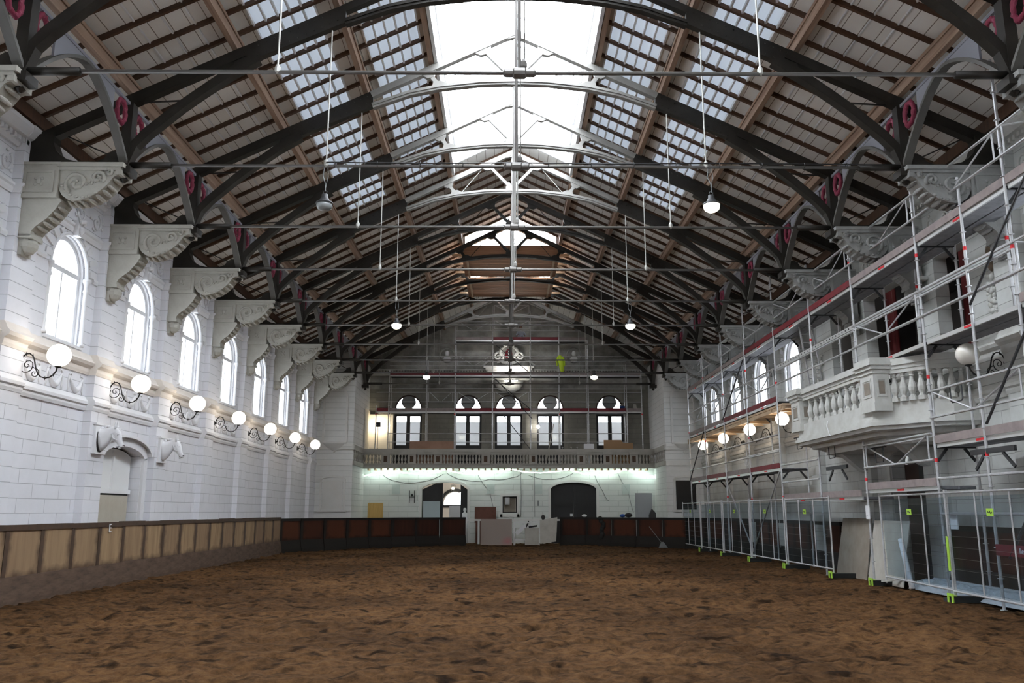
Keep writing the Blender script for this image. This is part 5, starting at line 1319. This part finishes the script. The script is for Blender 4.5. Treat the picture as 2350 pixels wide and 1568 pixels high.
# ------------------------------------------------------------------ fences
def fence():
    t = thing('construction_fence', '', 'fence', (0, 0, 0))
    L_, H_ = 3.40, 1.86
    mb = MB()
    for y in (.02, L_ - .02): mb.tube([(0, y, .0), (0, y, H_ + .06)], .021, 8)
    for z in (.14, H_): mb.tube([(0, .02, z), (0, L_ - .02, z)], .019, 8)
    mb.build('frame', M['scaf'], t)
    for y in (L_ / 3, 2 * L_ / 3): mb = MB(); mb.tube([(0, y, .14), (0, y, H_)], .014, 6); mb.build('upright', M['scaf'], t)
    mb = MB()
    for k in range(1, 9): z = .14 + (H_ - .14) * k / 9; mb.tube([(0, .02, z), (0, L_ - .02, z)], .0022, 4, False)
    mb.build('wire_mesh', M['rodG'], t)
    mb = MB(); n = 26; v = []
    for k in range(n + 1):
        y = .06 + (L_ - .12) * k / n
        for q in range(5): z = .18 + (H_ - .25) * q / 4; v.append((.035 + .012 * math.sin(k * 1.3 + q) + .008 * math.sin(k * 3.1 + 2 * q), y, z))
    mb.add(v, [(5 * k + q, 5 * k + 5 + q, 5 * k + 6 + q, 5 * k + 1 + q) for k in range(n) for q in range(4)]); mb.build('plastic_sheet', M['foil'], t, smooth=True)
    mb = MB(); mb.box(-.035, -.028, 1.62, 1.84, 1.46, 1.58); tg = mb.build('label_tag', M['lime'], t, 'small lime green label')
    mb = MB(); mb.bar((-.037, 1.70, 1.50), (-.037, 1.74, 1.54), .02, .003, (1, 0, 0)); mb.bar((-.037, 1.66, 1.52), (-.037, 1.69, 1.50), .02, .003, (1, 0, 0)); mb.bar((-.037, 1.76, 1.51), (-.037, 1.80, 1.53), .016, .003, (1, 0, 0)); mb.build('label_print', M['dark'], tg)
    return t
F0 = fence(); fp = [(7.70, 34.9), (7.72, 31.5), (7.76, 28.1), (7.80, 24.7), (7.84, 21.3), (7.86, 15.62), (7.60, 12.22), (7.4, 8.85)]
fl_ = ['farthest construction fence panel, in the right rear corner', 'construction fence panel, second from the rear corner', 'construction fence panel, third from the rear corner', 'construction fence panel, fourth from the rear corner', 'construction fence panel just beyond the leaning plywood sheets', 'near construction fence panel with the white tube behind it', 'construction fence panel at the right edge, lime strip on its post', 'construction fence panel nearest the camera']
for i, (x, y) in enumerate(fp):
    rz = 0 if i < 5 else (-.07 if i == 5 else -.06)
    if i == 0: F0.location = (x, y, .06); F0['label'] = fl_[0]; F0['group'] = 'construction fence panels'
    else: copy_tree(F0, (x if i < 5 else x - .24 * 0, y, .06), fl_[i], rz=rz)
def foot():
    t = thing('rubber_block', '', 'fence foot', (0, 0, 0))
    mb = MB(); mb.prism([(-.10, 0), (.60, 0), (.58, .11), (-.08, .11)], 'xz', -.11, .11); mb.build('block_body', M['rubber'], t)
    mb = MB(); mb.box(-.125, -.105, -.10, -.05, 0, .15); mb.box(-.125, -.105, .05, .10, 0, .15); mb.box(-.125, -.105, -.10, .10, .11, .16); mb.box(-.125, -.04, -.09, .09, .115, .13)
    mb.build('lime_clip', M['lime'], t); return t
f0 = foot()
for i, (x, y) in enumerate(((7.76, 38.35), (7.72, 34.9), (7.74, 31.5), (7.78, 28.1), (7.82, 24.7), (7.84, 21.25), (7.92, 19.12), (7.85, 15.6), (7.6, 12.2))):
    lab = 'dark rubber fence foot with lime green clip, %s along from the rear corner' % ORD[i + 1]
    if i == 0: f0.location = (x, y, 0); f0['label'] = lab; f0['group'] = 'fence feet'
    else: copy_tree(f0, (x, y, 0), lab)
mb = MB(); mb.box(7.77, 7.785, 15.57, 15.64, .55, 1.15); tag(mb.build('lime_strip', M['lime']), 'lime green strip on the near fence post', 'marker')
# things by the gap between the fences
def sheet(name, pts, m_, label, th=.02, cat='board'):
    mb = MB(); q = [Vector(p) for p in pts]; nrm = (q[1] - q[0]).cross(q[2] - q[0]).normalized() * th
    n = len(q); mb.add(q + [p + nrm for p in q], [tuple(range(n)), tuple(range(n, 2 * n))] + [(i, (i + 1) % n, n + (i + 1) % n, n + i) for i in range(n)])
    return tag(mb.build(name, m_), label, cat)
sheet('plywood_sheet', [(8.35, 22.45, 0.0), (8.30, 20.48, .0), (8.50, 20.40, 1.42), (8.55, 22.25, 1.42)], M['osb'], 'weathered brown plywood sheet leaning in the gap between the fences')
sheet('plywood_sheet', [(8.28, 20.36, 0.0), (8.22, 18.45, .0), (8.46, 18.40, 1.38), (8.50, 20.25, 1.38)], M['osbg'], 'pale grey plywood sheet leaning behind the first near fence panel')
mb = MB(); mb.tube([(8.10, 17.82, .04), (8.22, 18.42, 1.0)], .055, 14); tag(mb.build('cardboard_tube', M['paper'], smooth=True), 'white tube leaning behind the near fence', 'tube')
mb = MB(); mb.box(8.04, 8.06, 15.70, 16.02, 1.27, 1.55); tag(mb.build('paper_notice', M['paper']), 'white paper notice behind the near fence', 'notice')
mb = MB(); mb.box(7.955, 7.965, 19.25, 19.45, 1.42, 1.72); tag(mb.build('paper_notice', M['paper']), 'small white notice with dark print on the scaffold pole', 'notice')
mb = MB(); mb.ball((8.1, 19.34, 1.58), .05, 8, 6, (.3, 1, 1)); 
rnd = random.Random(5); mb = MB(); nx_, ny_ = 14, 46; v = []
for j in range(ny_ + 1):
    for i in range(nx_ + 1):
        u = i / nx_; z = .02 + .16 * math.sin(PI * min(1, u * 1.1)) * (.55 + .45 * rnd.random()) + .22 * u ** 2
        v.append((8.18 + .56 * u + .03 * rnd.random(), 11.0 + 7.2 * j / ny_, z))
mb.add(v, [(j * (nx_ + 1) + i, j * (nx_ + 1) + i + 1, (j + 1) * (nx_ + 1) + i + 1, (j + 1) * (nx_ + 1) + i) for j in range(ny_) for i in range(nx_)])
tag(mb.build('crumpled_film', mat('crumpled_white_film', (.40, .43, .46), .25, spec=.8)), 'crumpled pale plastic film lying behind the near fence', 'plastic film')
mb = MB(); mb.bar((8.0, 19.0, .10), (8.25, 18.5, .16), .05, .03); tag(mb.build('wood_offcut', M['osbg']), 'pale wood offcut on the ground behind the near fence', 'wood')
# ------------------------------------------------------------------ gallery level things
mb = MB(); mb.box(-5.1, -2.85, 43.52, 43.55, 3.92, 5.10)
tag(mb.build('plywood_board', M['redbrown']), 'long pinkish brown board standing behind the left balustrade', 'board')
bpy.data.objects['plywood_board'].data.materials[0] = mat('pinkish_board', (.40, .24, .17), .7, n=(2, (.32, .18, .12), .4, .7))
mb = MB(); mb.prism([(4.85, 3.92), (6.35, 3.92), (6.35, 5.02), (5.85, 5.02), (5.75, 5.17), (4.85, 5.17)], 'xz', 43.52, 43.55)
tag(mb.build('tan_board', mat('tan_panel', (.42, .26, .14), .7)), 'stepped tan board standing behind the right balustrade', 'board')
mb = MB(); mb.box(3.85, 4.35, 43.56, 43.84, 4.72, 4.98); mb.box(3.95, 4.25, 43.6, 43.8, 3.94, 4.72); tag(mb.build('white_box', M['paper']), 'white box on the gallery beside the tan board', 'box')
for i, x in enumerate((2.75, 3.2, 3.5)):
    mb = MB(); mb.tube([(x, 43.6, 3.95), (x, 43.6, 4.78)], .012, 6); mb.ball((x - .02, 43.6, 4.80), .05, 8, 6, (1, 1, .6)); tag(mb.build('rod_end', M['rodL']), 'small metal rod end above the balustrade, %s left of the white box' % ORD[3 - i], 'rod', 'rod ends on the gallery')
t = thing('bucket', 'blue bucket with cloth on the first gable scaffold deck', 'bucket', (5.95, 44.3, 6.72)); mb = MB(); mb.lathe([(.11, 0), (.14, .26), (.15, .26), (.15, .28)], (0, 0, 0), 16); mb.build('bucket_body', M['blue'], t, smooth=True); mb = MB(); mb.ball((0, 0, .32), .12, 10, 6, (1, 1, .7)); mb.build('cloth', M['osb'], t, smooth=True)
mb = MB(); mb.prism([(6.5, 6.72), (6.75, 6.72), (6.68, 7.1), (6.55, 7.12)], 'xz', 44.25, 44.45); tag(mb.build('white_sack', M['osbg']), 'grey white sack right of the blue bucket', 'sack')
t = thing('floodlight_stand', 'black floodlight on a tripod lighting the left gallery corner', 'lamp', (-6.85, 44.2, 3.92))
mb = MB(); mb.tube([(0, 0, .0), (0, 0, 2.05)], .014, 6); 
for a_ in (.3, 2.4, 4.5): mb.tube([(0, 0, .9), (.4 * math.cos(a_) * .6, .4 * math.sin(a_) * .5, .0)], .012, 6)
mb.build('tripod', M['dark'], t)
mb = MB(); mb.box(-.13, .13, -.04, .04, 1.98, 2.22); mb.build('lamp_head', M['dark'], t)
mb = MB(); mb.box(-.11, .11, .04, .05, 2.0, 2.2); mb.build('lamp_lens', M['flood'], t)
mb = MB(); mb.box(-7.44, -6.15, 44.78, 44.84, 3.93, 6.62); mb.box(-7.44, -7.38, 43.5, 44.8, 3.93, 6.8)
tag(mb.build('white_hoarding', mat('cream_panel', (.85, .80, .70), .7)), 'bright cream lit panel in the left gallery corner', 'panel')
t = thing('bright_lamp', 'dazzling round lamp between the gallery doors right of centre', 'lamp', (1.52, 44.55, 5.95)); mb = MB(); mb.ball((0, 0, 0), .09, 14, 10); mb.build('lamp_bulb', M['bulb'], t, smooth=True); mb = MB(); mb.tube([(0, .02, -.08), (0, .02, -2.03)], .014, 6); mb.build('lamp_stand', M['dark'], t)
mb = MB(); mb.bar((1.9, 44.4, 3.95), (2.35, 44.6, 6.1), .05, .03); tag(mb.build('timber_prop', M['osbg']), 'slanting pale batten leaning at the gallery door right of centre', 'batten')
# ------------------------------------------------------------------ ground things at the far end
o = sheet('chipboard_sheet', [(-1.38, 41.35, 0), (.12, 41.35, 0), (.12, 41.55, 1.21), (-1.38, 41.55, 1.21)], None or M['osb'], 'worn grey-brown board with pink spray mark leaning at the far gap')
m, N, L, b = nt('board_with_pink_spray'); b.inputs['Roughness'].default_value = .85
tc = N.new('ShaderNodeTexCoord'); mp = N.new('ShaderNodeMapping'); mp.inputs['Location'].default_value = (.1, 0, -.55); mp.inputs['Scale'].default_value = (2.2, 0, 3.5)
gr = N.new('ShaderNodeTexGradient'); gr.gradient_type = 'SPHERICAL'; nz = N.new('ShaderNodeTexNoise'); nz.inputs['Scale'].default_value = 5
ad = N.new('ShaderNodeMix'); ad.data_type = 'RGBA'; ad.inputs['A'].default_value = (.33, .27, .24, 1); ad.inputs['B'].default_value = (.50, .12, .16, 1)
mm = N.new('ShaderNodeMath'); mm.operation = 'MULTIPLY'
L.new(tc.outputs['Object'], mp.inputs[0]); L.new(mp.outputs[0], gr.inputs[0]); L.new(tc.outputs['Object'], nz.inputs[0]); L.new(gr.outputs['Fac'], mm.inputs[0]); L.new(nz.outputs['Fac'], mm.inputs[1]); L.new(mm.outputs[0], ad.inputs['Factor']); L.new(ad.outputs['Result'], b.inputs['Base Color'])
o.data.materials[0] = m
sheet('tilted_board', [(1.46, 41.2, .06), (2.22, 41.2, .18), (2.30, 41.4, 1.30), (1.46, 41.4, 1.16)], M['osbg'], 'pale grey board tilted beside the white bench at the far gap')
t = thing('work_bench', 'white metal frame bench with a pale cabinet at the far gap', 'bench', (.82, 41.35, 0))
mb = MB()
for x in (-.60, .60):
    for y in (-.1, .35): mb.bar((x, y, 0), (x, y, 1.05), .035, .035)
mb.build('bench_legs', M['white'], t)
mb = MB(); mb.box(-.63, .63, -.13, .38, 1.03, 1.08); mb.build('bench_top', M['white'], t)
mb = MB(); mb.box(-.62, .6, -.1, .36, .22, .25); mb.box(-.62, .60, -.13, -.10, .24, .29); mb.build('shelf', M['white'], t)
mb = MB(); mb.box(-.08, .58, -.16, .3, .02, .76); mb.box(-.10, .60, -.18, .32, .76, .80); mb.build('cabinet', M['osbg'], t)
mb = MB(); mb.bar((-.5, 0, .5), (-.05, 0, .9), .05, .18); tag(mb.build('grey_bag', M['paper']), 'crumpled white bag on the left side of the white bench', 'bag').location = (.82, 41.3, .02)
mb = MB(); mb.bar((-.02, 0, .84), (.10, .05, 1.12), .07, .04); mb.bar((.1, 0, .84), (.5, 0, .90), .12, .08); tag(mb.build('power_tool', M['dark']), 'black tool on the pale cabinet of the white bench', 'tool').location = (.82, 41.3, 0)
mb = MB(); mb.ball((1.02, 41.3, .93), .05, 8, 6); tag(mb.build('white_cup', M['paper']), 'small bright white cup behind the black tool', 'cup')
mb = MB(); mb.box(-1.75, -.66, 43.80, 43.84, 1.0, 1.80); mb.box(-1.7, -.7, 43.80, 43.84, 0, 1.0); tag(mb.build('brown_board', M['redbrown']), 'red-brown board leaning on the end wall left of the small window', 'board')
mb = MB(); mb.box(-7.15, -6.38, 43.6, 43.64, 0, 2.0); tag(mb.build('yellow_panel', mat('yellow_pine_panel', (.72, .48, .16), .6, n=(3, (.60, .38, .11), .4, .7), stretch=(8, 8, .6))), 'yellow pine panel standing at the left end of the lower end wall', 'board')
mb = MB(); mb.box(-4.35, -3.5, 43.55, 43.6, 0, 2.08); tag(mb.build('pale_blue_panel', mat('pale_blue_panel', (.50, .60, .62), .5)), 'pale blue panel standing in front of the half open door', 'board')
mb = MB(); mb.box(-3.1, -2.45, 44.7, 45.3, 0.002, 1.85); tag(mb.build('white_cabinet', M['paper']), 'white cabinet seen through the half open door', 'cabinet')
t = thing('wrapped_statue', 'small pale wrapped statue at the right of the half open door', 'statue', (-2.25, 43.75, 1.25)); mb = MB(); mb.lathe([(.001, 1.75 - 1.25), (.07, .48), (.08, .38), (.05, .30), (.13, .22), (.15, 0), (.17, -.2), (.17, -1.25)], (0, 0, 0), 12); mb.build('wrapped_body', M['paper'], t, smooth=True)
mb = MB(); mb.box(6.35, 7.2, 43.3, 43.36, 0, 2.48); mb.box(6.45, 7.1, 43.27, 43.3, .3, 2.2); tag(mb.build('grey_board', mat('grey_blue_panel', (.42, .44, .46), .5)), 'grey blue panel standing at the right end of the end wall', 'board')
mb = MB(); mb.prism([(6.95, 0), (7.35, 0), (7.3, 1.5), (7.12, 1.7), (6.98, 1.4)], 'xz', 42.9, 43.1); tag(mb.build('tool_stand', M['dsteel']), 'dark tool stand in front of the grey blue panel', 'stand')
mb = MB()
for x in (-5.1, -4.84): mb.bar((x, 43.97, 2.0), (x, 43.97, 2.62), .035, .03)
mb.bar((-5.1, 43.97, 2.3), (-4.84, 43.97, 2.3), .03, .03); mb.ball((-4.97, 43.94, 2.4), .06, 8, 6); tag(mb.build('wall_bracket', M['dark']), 'small dark ladder-like bracket on the end wall left of the door', 'bracket')
mb = MB(); mb.box(1.45, 1.52, 43.93, 43.99, 1.85, 2.12); tag(mb.build('switch_box', M['cable']), 'grey switch box on the end wall right of the small window', 'switch')
mb = MB(); mb.tube([(1.3, 43.95, 1.3), (1.3, 43.95, 3.6)], .012, 6); tag(mb.build('conduit_pipe', M['cable']), 'thin vertical conduit right of the small end window', 'pipe')
for i, x in enumerate((-5.8, -.95, 1.5, 6.0)):
    mb = MB(); mb.box(x - .2, x + .2, 43.975, 44.0, 2.45, 2.95); tag(mb.build('vent_cover', mat('pale_green_cover', (.60, .66, .63), .6)), 'pale green square cover on the end wall, %s from the left' % ORD[i + 1], 'cover', 'square wall covers')
mb = MB()
for k in range(8): mb.ball((4.35 + random.uniform(-.12, .12), 40.78 + random.uniform(-.04, .04), 1.25 - .12 * k), .11, 8, 6, (1, .5, 1))
tag(mb.build('dark_jacket', M['rubber'], smooth=True), 'dark jacket hung over the far kickboards right of the gap', 'jacket')
for i, (x, y, s_, c_, l) in enumerate(((5.3, 40.4, .10, 'blue', 'blue tape roll on top of the right kickboards'), (5.55, 40.2, .13, 'dark', 'black tool lying on top of the right kickboards'), (3.6, 41.4, .09, 'paper', 'white ball-like bundle on top of the kickboards'))):
    mb = MB(); mb.ball((x, y, 1.30 + s_ * .8), s_, 10, 8, (1.4, 1, .8)); tag(mb.build(('tape_roll', 'hand_tool', 'cloth_bundle')[i], M[c_], smooth=True), l, ('tape', 'tool', 'bundle')[i])
mb = MB(); mb.ball((1.62, 41.45, 1.30), .10, 10, 8, (1, 1, 1.2)); tag(mb.build('dark_helmet', M['dsteel'], smooth=True), 'dark round headgear on top of the tilted pale board', 'helmet')
mb = MB(); mb.tube([(6.3, 39.0, .9), (6.75, 38.5, .2)], .012, 6); mb.prism([(6.6, .0), (7.0, .0), (6.82, .25), (6.72, .25)], 'xz', 38.4, 38.48); tag(mb.build('broom', M['cable']), 'small broom leaning at the right rear kickboards', 'broom')
mb = MB(); mb.box(3.12, 3.26, 44.165, 44.175, 1.32, 1.46); tag(mb.build('paper_note', M['paper']), 'small white note on the black closed door', 'note')
mb = MB(); mb.box(-2.5, -1.35, 42.2, 42.6, 1.12, 1.20); mb.box(-2.4, -2.3, 42.3, 42.5, 0, 1.12); mb.box(-1.55, -1.45, 42.3, 42.5, 0, 1.12); tag(mb.build('white_ledge', M['pavtrim']), 'pale ledge behind the kickboards left of the far gap', 'ledge')
mb = MB(); mb.box(0.15, 3.1, 42.4, 42.55, 1.12, 1.20); mb.box(.2, .3, 42.4, 42.5, 0, 1.12); mb.box(2.9, 3.0, 42.4, 42.5, 0, 1.12); tag(mb.build('white_ledge', M['pavtrim']), 'pale ledge behind the white bench', 'ledge')
t = thing('foyer_lantern', 'small iron lantern seen through the half open door', 'lamp', (-3.0, 46.0, 2.65)); mb = MB(); mb.tube([(0, 0, .95), (0, 0, .35)], .012, 6)
for a_ in range(4): mb.tube([(.12 * math.cos(a_ * 1.57), .12 * math.sin(a_ * 1.57), .3), (.08 * math.cos(a_ * 1.57), .08 * math.sin(a_ * 1.57), 0)], .012, 5)
mb.torus((0, 0, .3), .12, .012, 'z', 14, 5); mb.build('lantern_frame', M['black'], t)
mb = MB(); mb.ball((0, 0, .14), .06, 10, 8); mb.build('lantern_bulb', M['flood'], t)
t = thing('foyer_lamp', 'bright lamp seen through the half open door', 'lamp', (-2.5, 45.6, 2.52)); mb = MB(); mb.ball((0, 0, 0), .10, 12, 8, (1.2, 1, .7)); mb.build('lamp_globe', M['bulb'], t, smooth=True); mb = MB(); mb.tube([(0, 0, .05), (0, 0, 1.17)], .01, 6); mb.build('lamp_cord', M['black'], t)
# tie rod cable bundles of the second truss
mb = MB(); mb.tube([(-3.55, 14.84, 7.985), (-1.8, 14.84, 7.965), (0, 14.84, 7.985), (1.8, 14.84, 7.965), (3.6, 14.84, 7.985), (7.1, 14.84, 7.97)], .012, 6)
for x in np.arange(-3.4, 7.0, .8): mb.torus((x, 14.87, 7.955), .05, .006, 'x', 10, 4)
tag(mb.build('lamp_cable', M['dark']), 'dark cable strapped along the tie rod of the second truss', 'cable')
